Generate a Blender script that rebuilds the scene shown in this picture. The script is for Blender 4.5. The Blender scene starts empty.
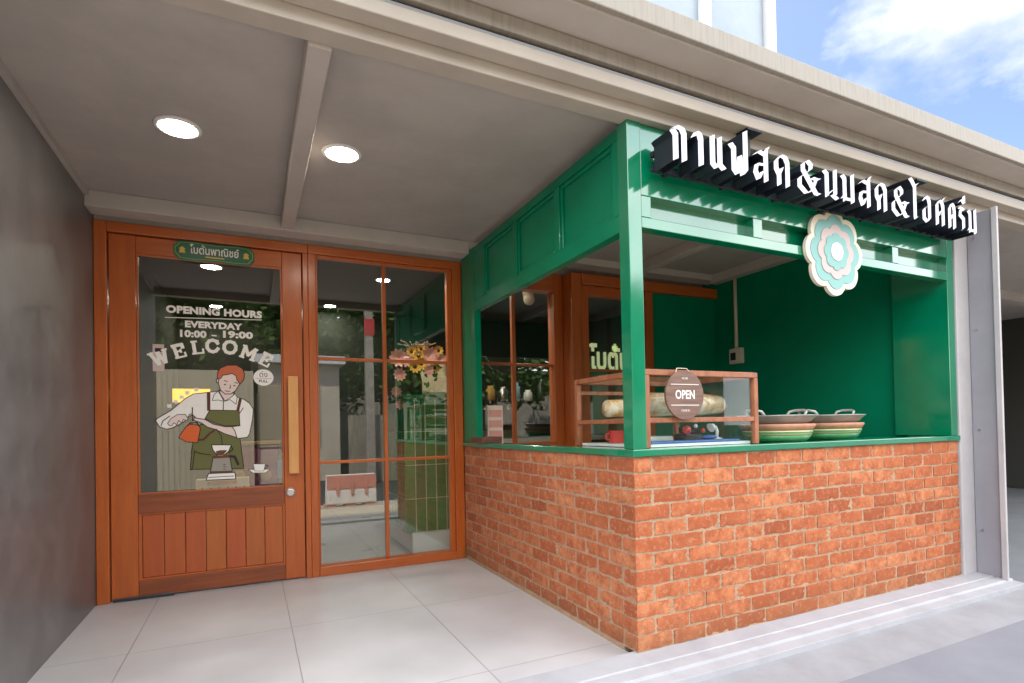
import bpy, bmesh, math, random
from mathutils import Vector, Matrix
random.seed(7)
C = bpy.context.scene.collection
sc = bpy.context.scene
R = math.radians

# ------------------------------------------------------------------ camera
CAM = Vector((-1.526, -1.958, 1.028)); YAW, PITCH, ROLL, F, CX, CY = .44489, .01349, -.01982, 547.98, 512, 419.8
FW = Vector((math.sin(YAW)*math.cos(PITCH), math.cos(YAW)*math.cos(PITCH), math.sin(PITCH)))
RT0 = Vector((math.cos(YAW), -math.sin(YAW), 0)); UP0 = RT0.cross(FW)
RT = RT0*math.cos(ROLL) + UP0*math.sin(ROLL); UP = -RT0*math.sin(ROLL) + UP0*math.cos(ROLL)
cd = bpy.data.cameras.new('camera'); cam = bpy.data.objects.new('camera', cd); C.objects.link(cam)
cam.matrix_world = Matrix(((RT.x, UP.x, -FW.x, CAM.x), (RT.y, UP.y, -FW.y, CAM.y), (RT.z, UP.z, -FW.z, CAM.z), (0, 0, 0, 1)))
cd.sensor_width = 36; cd.lens = F*36/1024; cd.shift_x = 0; cd.shift_y = (CY-341.5)/1024
cd.clip_start = .02; cd.clip_end = 800
sc.camera = cam
sc.cycles.transparent_max_bounces = 32
D = 2.183           # the timber shopfront stands in this plane

def on(ax, val, u, v):   # a measured point of the photograph on a known real plane
    d = FW + RT*((u-CX)/F) - UP*((v-CY)/F)
    return CAM + d*((val-CAM[ax])/d[ax])

# ------------------------------------------------------------------ world, sun, exposure
SUN_EL, SUN_AZ = R(58), R(-24)          # azimuth from +Y towards +X: behind the shop
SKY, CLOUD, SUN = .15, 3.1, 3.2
sc.view_settings.view_transform = 'Standard'; sc.view_settings.look = 'None'
sc.view_settings.exposure = .80; sc.view_settings.gamma = 1
w = bpy.data.worlds.new('World'); sc.world = w; w.use_nodes = True
nt = w.node_tree; nt.nodes.clear()
def N(t, **k):
    n = nt.nodes.new(t)
    for a, b in k.items(): setattr(n, a, b)
    return n
L = lambda a, b: nt.links.new(a, b)
out = N('ShaderNodeOutputWorld'); sky = N('ShaderNodeTexSky', sky_type='NISHITA', sun_disc=False)
sky.sun_elevation = SUN_EL; sky.sun_rotation = SUN_AZ; sky.air_density = 1.0; sky.dust_density = 2.2; sky.ozone_density = 1.6
bg1 = N('ShaderNodeBackground'); bg1.inputs[1].default_value = SKY; L(sky.outputs[0], bg1.inputs[0])
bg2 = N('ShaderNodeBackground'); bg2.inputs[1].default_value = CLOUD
tc = N('ShaderNodeTexCoord')
n1 = N('ShaderNodeTexNoise'); n1.inputs['Scale'].default_value = 3.1; n1.inputs['Detail'].default_value = 9; n1.inputs['Roughness'].default_value = .56
mp = N('ShaderNodeMapping'); mp.inputs['Location'].default_value = (.45, .3, .1); mp.inputs['Rotation'].default_value = (0, 0, R(15)); mp.inputs['Scale'].default_value = (1, 1, 1.7)
L(tc.outputs['Generated'], mp.inputs[0]); L(mp.outputs[0], n1.inputs['Vector'])
# cloudier towards the street side of the sky
sep = N('ShaderNodeSeparateXYZ'); L(tc.outputs['Generated'], sep.inputs[0])
ma = N('ShaderNodeMath', operation='MULTIPLY'); L(sep.outputs['Y'], ma.inputs[0]); ma.inputs[1].default_value = -.16
mb_ = N('ShaderNodeMath', operation='MULTIPLY'); L(sep.outputs['Y'], mb_.inputs[0]); mb_.inputs[1].default_value = -.30
mm_ = N('ShaderNodeMath', operation='MAXIMUM'); L(ma.outputs[0], mm_.inputs[0]); L(mb_.outputs[0], mm_.inputs[1]); ma = mm_
ad = N('ShaderNodeMath', operation='ADD'); L(n1.outputs['Fac'], ad.inputs[0]); L(ma.outputs[0], ad.inputs[1])
rp = N('ShaderNodeValToRGB'); rp.color_ramp.elements[0].position = .465; rp.color_ramp.elements[1].position = .605
L(ad.outputs[0], rp.inputs[0])
n2 = N('ShaderNodeTexNoise'); n2.inputs['Scale'].default_value = 6; n2.inputs['Detail'].default_value = 6
L(mp.outputs[0], n2.inputs['Vector'])
rc = N('ShaderNodeValToRGB'); rc.color_ramp.elements[0].position = .3; rc.color_ramp.elements[0].color = (.55, .62, .72, 1)
rc.color_ramp.elements[1].position = .62; rc.color_ramp.elements[1].color = (1, 1, 1, 1)
L(n2.outputs['Fac'], rc.inputs[0]); L(rc.outputs[0], bg2.inputs[0])
cs = N('ShaderNodeMapRange'); cs.inputs['From Min'].default_value = .3; cs.inputs['From Max'].default_value = -.3   # street-side clouds behind the camera boosted to light the shop front
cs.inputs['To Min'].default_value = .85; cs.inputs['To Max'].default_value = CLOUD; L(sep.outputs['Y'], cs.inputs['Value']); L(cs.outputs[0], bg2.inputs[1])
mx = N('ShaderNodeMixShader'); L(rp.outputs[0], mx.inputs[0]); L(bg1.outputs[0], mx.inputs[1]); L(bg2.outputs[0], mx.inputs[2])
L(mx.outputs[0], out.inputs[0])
sd = bpy.data.lights.new('sun', 'SUN'); sd.energy = SUN; sd.angle = R(.5); sd.color = (1, .94, .86)
so = bpy.data.objects.new('sun', sd); C.objects.link(so)
sv = Vector((math.sin(SUN_AZ)*math.cos(SUN_EL), math.cos(SUN_AZ)*math.cos(SUN_EL), math.sin(SUN_EL)))
so.rotation_euler = sv.to_track_quat('Z', 'Y').to_euler(); so.location = sv*30

# ------------------------------------------------------------------ materials
def mat(name, col, rough=.5, spec=.5, noise=None, col2=None, scale=(1, 1, 1), nscale=5, ramp=(.35, .65), bump=0, bscale=60, coat=0,
        metal=0, emit=0, ecol=None, detail=5, island=0, coat_rough=.05, ior=1.5, rvar=0):
    m = bpy.data.materials.new(name); m.use_nodes = True
    t = m.node_tree; b = t.nodes['Principled BSDF']
    b.inputs['Base Color'].default_value = (*col, 1); b.inputs['Roughness'].default_value = rough
    b.inputs['Specular IOR Level'].default_value = spec; b.inputs['Metallic'].default_value = metal
    b.inputs['Coat Weight'].default_value = coat; b.inputs['Coat Roughness'].default_value = coat_rough
    b.inputs['IOR'].default_value = ior
    if coat >= 1: b.inputs['Coat IOR'].default_value = 1.95
    if emit:
        b.inputs['Emission Color'].default_value = (*(ecol or col), 1); b.inputs['Emission Strength'].default_value = emit
    co = t.nodes.new('ShaderNodeTexCoord'); mpn = t.nodes.new('ShaderNodeMapping'); mpn.inputs['Scale'].default_value = scale
    t.links.new(co.outputs['Object'], mpn.inputs[0])
    csock = None
    if col2:
        nz = t.nodes.new('ShaderNodeTexNoise'); nz.inputs['Scale'].default_value = nscale; nz.inputs['Detail'].default_value = detail
        nz.inputs['Roughness'].default_value = .66
        t.links.new(mpn.outputs[0], nz.inputs['Vector'])
        r = t.nodes.new('ShaderNodeValToRGB'); r.color_ramp.elements[0].position, r.color_ramp.elements[1].position = ramp
        r.color_ramp.elements[0].color = (*col, 1); r.color_ramp.elements[1].color = (*col2, 1)
        t.links.new(nz.outputs['Fac'], r.inputs[0]); csock = r.outputs[0]
        if rvar:
            mr = t.nodes.new('ShaderNodeMapRange'); mr.inputs['To Min'].default_value = rough-rvar; mr.inputs['To Max'].default_value = rough+rvar
            t.links.new(nz.outputs['Fac'], mr.inputs['Value']); t.links.new(mr.outputs[0], b.inputs['Roughness'])
    if island:
        g = t.nodes.new('ShaderNodeNewGeometry'); hs = t.nodes.new('ShaderNodeHueSaturation')
        m1 = t.nodes.new('ShaderNodeMapRange'); m1.inputs['To Min'].default_value = 1-island; m1.inputs['To Max'].default_value = 1+island
        m2 = t.nodes.new('ShaderNodeMath'); m2.operation = 'MULTIPLY'; m2.inputs[1].default_value = 7.31
        m3 = t.nodes.new('ShaderNodeMath'); m3.operation = 'FRACT'
        m4 = t.nodes.new('ShaderNodeMapRange'); m4.inputs['To Min'].default_value = .492; m4.inputs['To Max'].default_value = .506
        t.links.new(g.outputs['Random Per Island'], m1.inputs['Value']); t.links.new(m1.outputs[0], hs.inputs['Value'])
        t.links.new(g.outputs['Random Per Island'], m2.inputs[0]); t.links.new(m2.outputs[0], m3.inputs[0]); t.links.new(m3.outputs[0], m4.inputs['Value'])
        t.links.new(m4.outputs[0], hs.inputs['Hue'])
        if csock: t.links.new(csock, hs.inputs['Color'])
        else: hs.inputs['Color'].default_value = (*col, 1)
        csock = hs.outputs[0]
    if csock: t.links.new(csock, b.inputs['Base Color'])
    if bump:
        nb = t.nodes.new('ShaderNodeTexNoise'); nb.inputs['Scale'].default_value = bscale; nb.inputs['Detail'].default_value = 6
        t.links.new(mpn.outputs[0], nb.inputs['Vector'])
        bp = t.nodes.new('ShaderNodeBump'); bp.inputs['Strength'].default_value = bump; bp.inputs['Distance'].default_value = .01
        t.links.new(nb.outputs['Fac'], bp.inputs['Height']); t.links.new(bp.outputs[0], b.inputs['Normal'])
    return m

def glass(name, tint=(.93, .96, .94), ior=2.0, rough=0):
    m = bpy.data.materials.new(name); m.use_nodes = True; t = m.node_tree; t.nodes.clear()
    o = t.nodes.new('ShaderNodeOutputMaterial'); a = t.nodes.new('ShaderNodeBsdfTransparent'); a.inputs[0].default_value = (*tint, 1)
    g = t.nodes.new('ShaderNodeBsdfGlossy'); g.inputs['Roughness'].default_value = rough; g.inputs[0].default_value = (1, 1, 1, 1)
    f = t.nodes.new('ShaderNodeFresnel'); ge = t.nodes.new('ShaderNodeNewGeometry')
    k = t.nodes.new('ShaderNodeMath'); k.operation = 'MULTIPLY_ADD'; k.inputs[1].default_value = 1/ior-ior; k.inputs[2].default_value = ior
    t.links.new(ge.outputs['Backfacing'], k.inputs[0]); t.links.new(k.outputs[0], f.inputs[0])
    x = t.nodes.new('ShaderNodeMixShader'); t.links.new(f.outputs[0], x.inputs[0]); t.links.new(a.outputs[0], x.inputs[1]); t.links.new(g.outputs[0], x.inputs[2])
    t.links.new(x.outputs[0], o.inputs[0]); return m

M = {}
WA, WB = (.51, .118, .018), (.36, .075, .012)
M['wood_v'] = mat('varnished_wood_upright', WA, .34, .5, col2=WB, scale=(9, 9, .7), nscale=4, ramp=(.3, .75), bump=.10, bscale=30, detail=8, coat=.25, coat_rough=.2)
M['wood_h'] = mat('varnished_wood_level', WA, .34, .5, col2=WB, scale=(.7, 9, 9), nscale=4, ramp=(.3, .75), bump=.10, bscale=30, detail=8, coat=.25, coat_rough=.2)
M['wood_rail'] = mat('varnished_wood_brown', (.29, .072, .022), .4, .5, col2=(.20, .05, .017), scale=(.7, 9, 9), nscale=4, bump=.1, bscale=30)
M['wood_plank'] = mat('varnished_wood_planks', (.46, .11, .019), .36, .5, col2=(.37, .082, .015), scale=(11, 11, .8), nscale=3.2, ramp=(.3, .7), bump=.12, bscale=30, detail=8, island=.03, coat=.2, coat_rough=.2)
M['wood_pale'] = mat('pale_wood', (.70, .35, .12), .4, .5, col2=(.60, .28, .085), scale=(10, 10, .8), nscale=4, bump=.08, bscale=30)
M['wood_case'] = mat('reddish_case_wood', (.36, .13, .06), .45, .5, col2=(.24, .075, .03), scale=(6, 6, 2), nscale=5, bump=.1, bscale=40)
M['wood_disc'] = mat('walnut_disc', (.20, .115, .085), .5, .4, col2=(.13, .07, .05), scale=(2, 2, 16), nscale=4, bump=.06, bscale=40)
M['wood_dark'] = mat('dark_wood', (.15, .05, .028), .45, .5, col2=(.09, .03, .016), scale=(2, 9, 9), nscale=5)
M['plaster'] = mat('polished_cement', (.095, .090, .092), .36, .5, col2=(.165, .156, .156), nscale=3.2, ramp=(.34, .68), bump=.2, bscale=7, detail=12, rvar=.16)
M['ceiling'] = mat('ceiling_paint', (.44, .405, .38), .75, .3, col2=(.39, .36, .338), nscale=2.2, ramp=(.4, .6), bump=.04, bscale=9)
M['beam'] = mat('beam_paint', (.50, .455, .42), .55, .4, col2=(.45, .41, .375), nscale=4, bump=.05, bscale=14)
M['lintel'] = mat('lintel_paint', (.47, .42, .36), .55, .4, col2=(.41, .365, .315), nscale=3, bump=.05, bscale=12)
M['gutter'] = mat('roof_edge_sheet', (.32, .29, .25), .55, .3, col2=(.245, .22, .19), nscale=3.5, scale=(16, 1, 1.2), ramp=(.45, .75), bump=.03, bscale=30)
M['rail_metal'] = mat('grey_rail_metal', (.28, .28, .29), .35, .5, metal=.7)
M['gap'] = mat('dark_gap', (.02, .02, .022), .8, .2)
M['green'] = mat('gloss_green_paint', (.0, .20, .092), .3, .10, col2=(.0, .165, .075), nscale=3, coat=1, coat_rough=.09, bump=.018, bscale=160)
M['green_side'] = mat('satin_green_paint', (.0, .205, .098), .26, .15, col2=(.0, .175, .082), nscale=3, coat=.22, coat_rough=.08, bump=.02, bscale=120)
M['green_wall'] = mat('green_wall_paint', (.0, .21, .100), .5, .12, col2=(.0, .185, .087), nscale=2, bump=.03, bscale=90)
M['brick'] = None
M['mortar'] = mat('mortar', (.45, .30, .195), .95, .15, col2=(.36, .235, .15), nscale=14, bump=.8, bscale=70)
M['white_sill'] = mat('white_sill_paint', (.41, .405, .425), .55, .25, col2=(.33, .33, .35), nscale=5, ramp=(.45, .75), bump=.08, bscale=22, detail=9)
M['pillar'] = mat('off_white_pillar', (.46, .435, .44), .6, .35, col2=(.40, .38, .39), nscale=4, bump=.06, bscale=18)
M['fin'] = mat('lavender_grey_sheet', (.29, .285, .31), .6, .3, col2=(.25, .245, .27), nscale=3)
M['white'] = mat('white_enamel', (.74, .74, .74), .35, .5)
M['vinyl'] = mat('white_vinyl', (.80, .77, .74), .6, .3)
M['ink'] = mat('dark_ink', (.028, .02, .02), .6, .3)
M['skin'] = mat('printed_pale_pink', (.72, .58, .54), .6, .3)
M['hair'] = mat('printed_rust', (.52, .13, .06), .6, .3)
M['apron'] = mat('printed_olive', (.135, .135, .045), .6, .3)
M['kettle'] = mat('printed_orange', (.62, .12, .03), .6, .3)
M['strap'] = mat('printed_maroon', (.10, .03, .02), .6, .3)
M['coffee'] = mat('printed_coffee', (.13, .05, .025), .6, .3)
M['glassprint'] = mat('printed_grey', (.30, .28, .24), .6, .3)
M['navy'] = mat('navy_letter_sides', (.012, .016, .026), .5, .4)
M['letter'] = mat('white_letter_face', (.66, .66, .72), .45, .4, emit=0)
M['plaque'] = mat('plaque_green', (.003, .10, .05), .4, .5)
M['gold'] = mat('plaque_gold', (.62, .42, .04), .4, .5)
M['lime'] = mat('plaque_lime', (.16, .36, .05), .5, .5)
M['cream'] = mat('badge_cream', (.74, .66, .53), .5, .4)
M['teal'] = mat('badge_teal', (.20, .42, .39), .5, .4)
M['pinkgrey'] = mat('badge_pink_grey', (.53, .42, .40), .5, .4)
M['glass'] = glass('window_glass', ior=2.05)
M['case_glass'] = glass('case_glass', (.95, .98, .97), 1.3)
M['steel'] = mat('brushed_steel', (.52, .50, .47), .32, .5, metal=1, col2=(.38, .36, .34), nscale=30)
M['chrome'] = mat('chrome', (.75, .73, .70), .15, .5, metal=1)
M['alu'] = mat('dull_aluminium', (.52, .49, .46), .38, .5, metal=.35, col2=(.36, .34, .32), nscale=9)
M['terracotta'] = mat('terracotta', (.56, .28, .18), .7, .3, col2=(.46, .21, .13), nscale=20, bump=.1, bscale=80)
M['glaze_green'] = mat('green_glaze', (.05, .24, .09), .35, .5, col2=(.10, .32, .12), nscale=20)
M['glaze_yellow'] = mat('yellow_glaze', (.58, .50, .26), .3, .5)
M['conduit'] = mat('cream_plastic', (.66, .57, .43), .5, .4)
M['black'] = mat('black_plastic', (.012, .012, .013), .35, .5)
M['black_metal'] = mat('black_metal', (.02, .022, .028), .3, .5, coat=.5)
M['lamp'] = mat('lamp_diffuser', (1, .93, .82), .5, .3, emit=64, ecol=(1, .88, .72))
M['lamp_in'] = mat('indoor_lamp_diffuser', (1, .93, .82), .5, .3, emit=110, ecol=(1, .90, .74))
M['counter_fill'] = mat('counter_fill_diffuser', (1, .93, .82), .5, .3, emit=330, ecol=(1, .90, .74))  # added fill light for the green tiles, hidden above the window head
M['warmlamp'] = mat('amber_panel', (.9, .5, .08), .5, .3, emit=1.1, ecol=(1, .50, .06))
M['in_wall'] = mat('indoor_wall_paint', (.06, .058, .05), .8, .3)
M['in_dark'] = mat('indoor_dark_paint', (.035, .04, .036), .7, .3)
M['tile_green'] = mat('glazed_green_tile', (.004, .21, .075), .12, .5, col2=(.01, .16, .045), nscale=5, coat=.6, island=.25)
M['grout'] = mat('cream_grout', (.62, .56, .42), .8, .3)
M['red'] = mat('red_plastic', (.60, .05, .045), .35, .5)
M['pink_plastic'] = mat('salmon_plastic', (.72, .33, .26), .5, .4)
M['blue'] = mat('blue_print', (.03, .09, .30), .4, .5, col2=(.05, .16, .42), nscale=14)
M['ltblue'] = mat('pale_blue', (.25, .42, .58), .5, .4)
M['magenta'] = mat('magenta_fabric', (.23, .045, .10), .8, .2, col2=(.17, .03, .075), nscale=9)
M['ochre'] = mat('ochre_print', (.36, .20, .05), .7, .3)
M['paper'] = mat('cream_paper', (.78, .62, .48), .7, .3)
M['orange_print'] = mat('orange_print', (.66, .17, .05), .6, .3)
M['bread'] = mat('waffle_bread', (.56, .30, .11), .7, .3, col2=(.82, .70, .54), nscale=11, ramp=(.42, .6), bump=.4, bscale=30)
M['film'] = glass('clear_film', (.93, .93, .92), 1.6, .12)
M['marble'] = mat('white_marble', (.80, .79, .77), .2, .5, col2=(.6, .6, .6), nscale=4, ramp=(.5, .8))
M['petal_pink'] = mat('pink_petals', (.72, .36, .33), .7, .3)
M['petal_yellow'] = mat('yellow_petals', (.70, .42, .07), .7, .3)
M['flower_eye'] = mat('brown_flower_centre', (.08, .035, .015), .8, .2)
M['dry'] = mat('dried_grass', (.34, .26, .19), .8, .2)
M['leaf'] = mat('leaf_green', (.035, .10, .02), .6, .3, col2=(.07, .15, .03), nscale=8)
M['leaf2'] = mat('tree_leaves', (.05, .115, .02), .6, .3, col2=(.10, .17, .035), nscale=1.5)
M['bark'] = mat('bark', (.12, .085, .06), .9, .2, col2=(.07, .05, .035), nscale=9, bump=.5, bscale=20)
M['bottle'] = mat('dark_green_bottle', (.006, .03, .012), .08, .5, coat=.5)
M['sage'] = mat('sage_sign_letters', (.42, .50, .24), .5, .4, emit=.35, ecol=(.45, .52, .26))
M['concrete'] = mat('weathered_concrete', (.46, .42, .36), .85, .2, col2=(.34, .31, .26), nscale=5, bump=.2, bscale=12)
M['corrugated'] = mat('old_corrugated_sheet', (.42, .37, .29), .6, .3, col2=(.26, .23, .18), nscale=3, scale=(4, 4, .5))
M['louver'] = mat('beige_louver', (.60, .52, .38), .6, .3)
M['house'] = mat('cream_render', (.70, .62, .50), .8, .2, col2=(.60, .54, .44), nscale=2)
M['white_plastic'] = mat('white_plastic', (.85, .82, .77), .5, .4)
M['road'] = mat('asphalt', (.055, .054, .052), .9, .2, col2=(.075, .073, .07), nscale=9, bump=.3, bscale=80)
M['drive'] = mat('driveway_concrete', (.25, .25, .275), .8, .25, col2=(.205, .205, .23), nscale=2.2, ramp=(.3, .7), bump=.15, bscale=14, detail=9)
M['kerb'] = mat('grey_kerb_paint', (.33, .325, .34), .7, .3, col2=(.27, .265, .275), nscale=4, bump=.12, bscale=20, detail=9)
M['side_floor'] = mat('grey_side_floor', (.22, .225, .235), .6, .3, col2=(.18, .185, .19), nscale=3)

def brick_mat():
    m = bpy.data.materials.new('weathered_clay_brick'); m.use_nodes = True; t = m.node_tree; b = t.nodes['Principled BSDF']
    nn = t.nodes.new; lk = t.links.new
    co = nn('ShaderNodeTexCoord'); ge = nn('ShaderNodeNewGeometry')
    off = nn('ShaderNodeVectorMath'); off.operation = 'MULTIPLY_ADD'; off.inputs[1].default_value = (37, 21, 53)      # every brick its own patch of texture
    lk(ge.outputs['Random Per Island'], off.inputs[0]); lk(co.outputs['Object'], off.inputs[2])
    def noise(sc, det, ro=.6):
        n = nn('ShaderNodeTexNoise'); n.inputs['Scale'].default_value = sc; n.inputs['Detail'].default_value = det; n.inputs['Roughness'].default_value = ro; lk(off.outputs[0], n.inputs['Vector']); return n
    def ramp(src, stops):
        r = nn('ShaderNodeValToRGB'); e = r.color_ramp.elements
        while len(e) < len(stops): e.new(.5)
        for q, (p, c) in zip(e, stops): q.position = p; q.color = (*c, 1)
        lk(src, r.inputs[0]); return r
    def mixc(f, a, c):
        x = nn('ShaderNodeMix'); x.data_type = 'RGBA'; lk(f, x.inputs['Factor']); lk(a, x.inputs['A']); 
        if isinstance(c, tuple): x.inputs['B'].default_value = (*c, 1)
        else: lk(c, x.inputs['B'])
        return x.outputs['Result']
    body = ramp(ge.outputs['Random Per Island'], [(0, (.27, .072, .034)), (.14, (.40, .112, .048)), (.55, (.51, .165, .070)), (1, (.58, .225, .105))])
    blot = ramp(noise(16, 8, .7).outputs['Fac'], [(.38, (0, 0, 0)), (.62, (1, 1, 1))])
    c = mixc(blot.outputs[0], body.outputs[0], (.36, .10, .045))
    x1 = nn('ShaderNodeMath'); x1.operation = 'MULTIPLY'; x1.inputs[1].default_value = .55; lk(ramp(noise(40, 6, .7).outputs['Fac'], [(.52, (0, 0, 0)), (.70, (1, 1, 1))]).outputs[0], x1.inputs[0])
    c = mixc(x1.outputs[0], c, (.60, .33, .19))                                  # sandy bloom
    x2 = nn('ShaderNodeMath'); x2.operation = 'MULTIPLY'; x2.inputs[1].default_value = .8; lk(ramp(noise(150, 3).outputs['Fac'], [(.64, (0, 0, 0)), (.70, (1, 1, 1))]).outputs[0], x2.inputs[0])
    c = mixc(x2.outputs[0], c, (.13, .045, .03))                                 # pits
    sp = nn('ShaderNodeSeparateXYZ'); lk(co.outputs['Object'], sp.inputs[0])                  # splashed dirt in the lowest courses
    mr = nn('ShaderNodeMapRange'); mr.inputs['From Min'].default_value = .16; mr.inputs['From Max'].default_value = .0; mr.inputs['To Max'].default_value = .8; lk(sp.outputs['Z'], mr.inputs['Value'])
    nd = nn('ShaderNodeTexNoise'); nd.inputs['Scale'].default_value = 9; nd.inputs['Detail'].default_value = 7; lk(co.outputs['Object'], nd.inputs['Vector'])
    dm = nn('ShaderNodeMath'); dm.operation = 'MULTIPLY'; lk(mr.outputs[0], dm.inputs[0]); lk(nd.outputs['Fac'], dm.inputs[1]); c = mixc(dm.outputs[0], c, (.20, .12, .065))
    lk(c, b.inputs['Base Color']); b.inputs['Roughness'].default_value = .93; b.inputs['Specular IOR Level'].default_value = .12
    ad = nn('ShaderNodeMath'); ad.operation = 'ADD'; lk(noise(60, 8, .75).outputs['Fac'], ad.inputs[0]); lk(noise(190, 4).outputs['Fac'], ad.inputs[1])
    bp = nn('ShaderNodeBump'); bp.inputs['Strength'].default_value = .55; bp.inputs['Distance'].default_value = .006; lk(ad.outputs[0], bp.inputs['Height']); lk(bp.outputs[0], b.inputs['Normal'])
    return m
M['brick'] = brick_mat()
def tile_mat(name, c1, c2, joint, sx, sy, ox, oy, jw, rough, offset=0, bump=.05):
    m = bpy.data.materials.new(name); m.use_nodes = True; t = m.node_tree; b = t.nodes['Principled BSDF']
    co = t.nodes.new('ShaderNodeTexCoord'); mpn = t.nodes.new('ShaderNodeMapping')
    mpn.inputs['Location'].default_value = (-ox, -oy, 0); t.links.new(co.outputs['Object'], mpn.inputs[0])
    br = t.nodes.new('ShaderNodeTexBrick'); br.offset = offset; br.squash = 1
    br.inputs['Scale'].default_value = 1; br.inputs['Brick Width'].default_value = sx; br.inputs['Row Height'].default_value = sy
    br.inputs['Mortar Size'].default_value = jw; br.inputs['Mortar Smooth'].default_value = 0.1; br.inputs['Bias'].default_value = 0
    br.inputs['Color1'].default_value = (*c1, 1); br.inputs['Color2'].default_value = (*c2, 1); br.inputs['Mortar'].default_value = (*joint, 1)
    t.links.new(mpn.outputs[0], br.inputs['Vector'])
    nz = t.nodes.new('ShaderNodeTexNoise'); nz.inputs['Scale'].default_value = 2.5; nz.inputs['Detail'].default_value = 9
    t.links.new(co.outputs['Object'], nz.inputs['Vector'])
    mr = t.nodes.new('ShaderNodeMapRange'); mr.inputs['From Min'].default_value = .3; mr.inputs['From Max'].default_value = .7
    mr.inputs['To Min'].default_value = .86; mr.inputs['To Max'].default_value = 1.07; t.links.new(nz.outputs['Fac'], mr.inputs['Value'])
    hs = t.nodes.new('ShaderNodeHueSaturation'); t.links.new(br.outputs['Color'], hs.inputs['Color']); t.links.new(mr.outputs[0], hs.inputs['Value'])
    t.links.new(hs.outputs[0], b.inputs['Base Color']); b.inputs['Roughness'].default_value = rough
    m2 = t.nodes.new('ShaderNodeMapRange'); m2.inputs['To Min'].default_value = rough-.12; m2.inputs['To Max'].default_value = rough+.15
    t.links.new(nz.outputs['Fac'], m2.inputs['Value']); t.links.new(m2.outputs[0], b.inputs['Roughness'])
    bp = t.nodes.new('ShaderNodeBump'); bp.inputs['Strength'].default_value = .6; bp.inputs['Distance'].default_value = .003; bp.invert = True
    t.links.new(br.outputs['Fac'], bp.inputs['Height']); t.links.new(bp.outputs[0], b.inputs['Normal'])
    return m
M['porch_tile'] = tile_mat('pale_porch_tile', (.50, .485, .49), (.475, .465, .475), (.30, .29, .29), .715, .965, -2.06, .195, .0026, .36)
M['paver'] = tile_mat('beige_pavers', (.52, .43, .32), (.45, .37, .28), (.25, .21, .16), .22, .11, 0, 0, .006, .85, .5)

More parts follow.
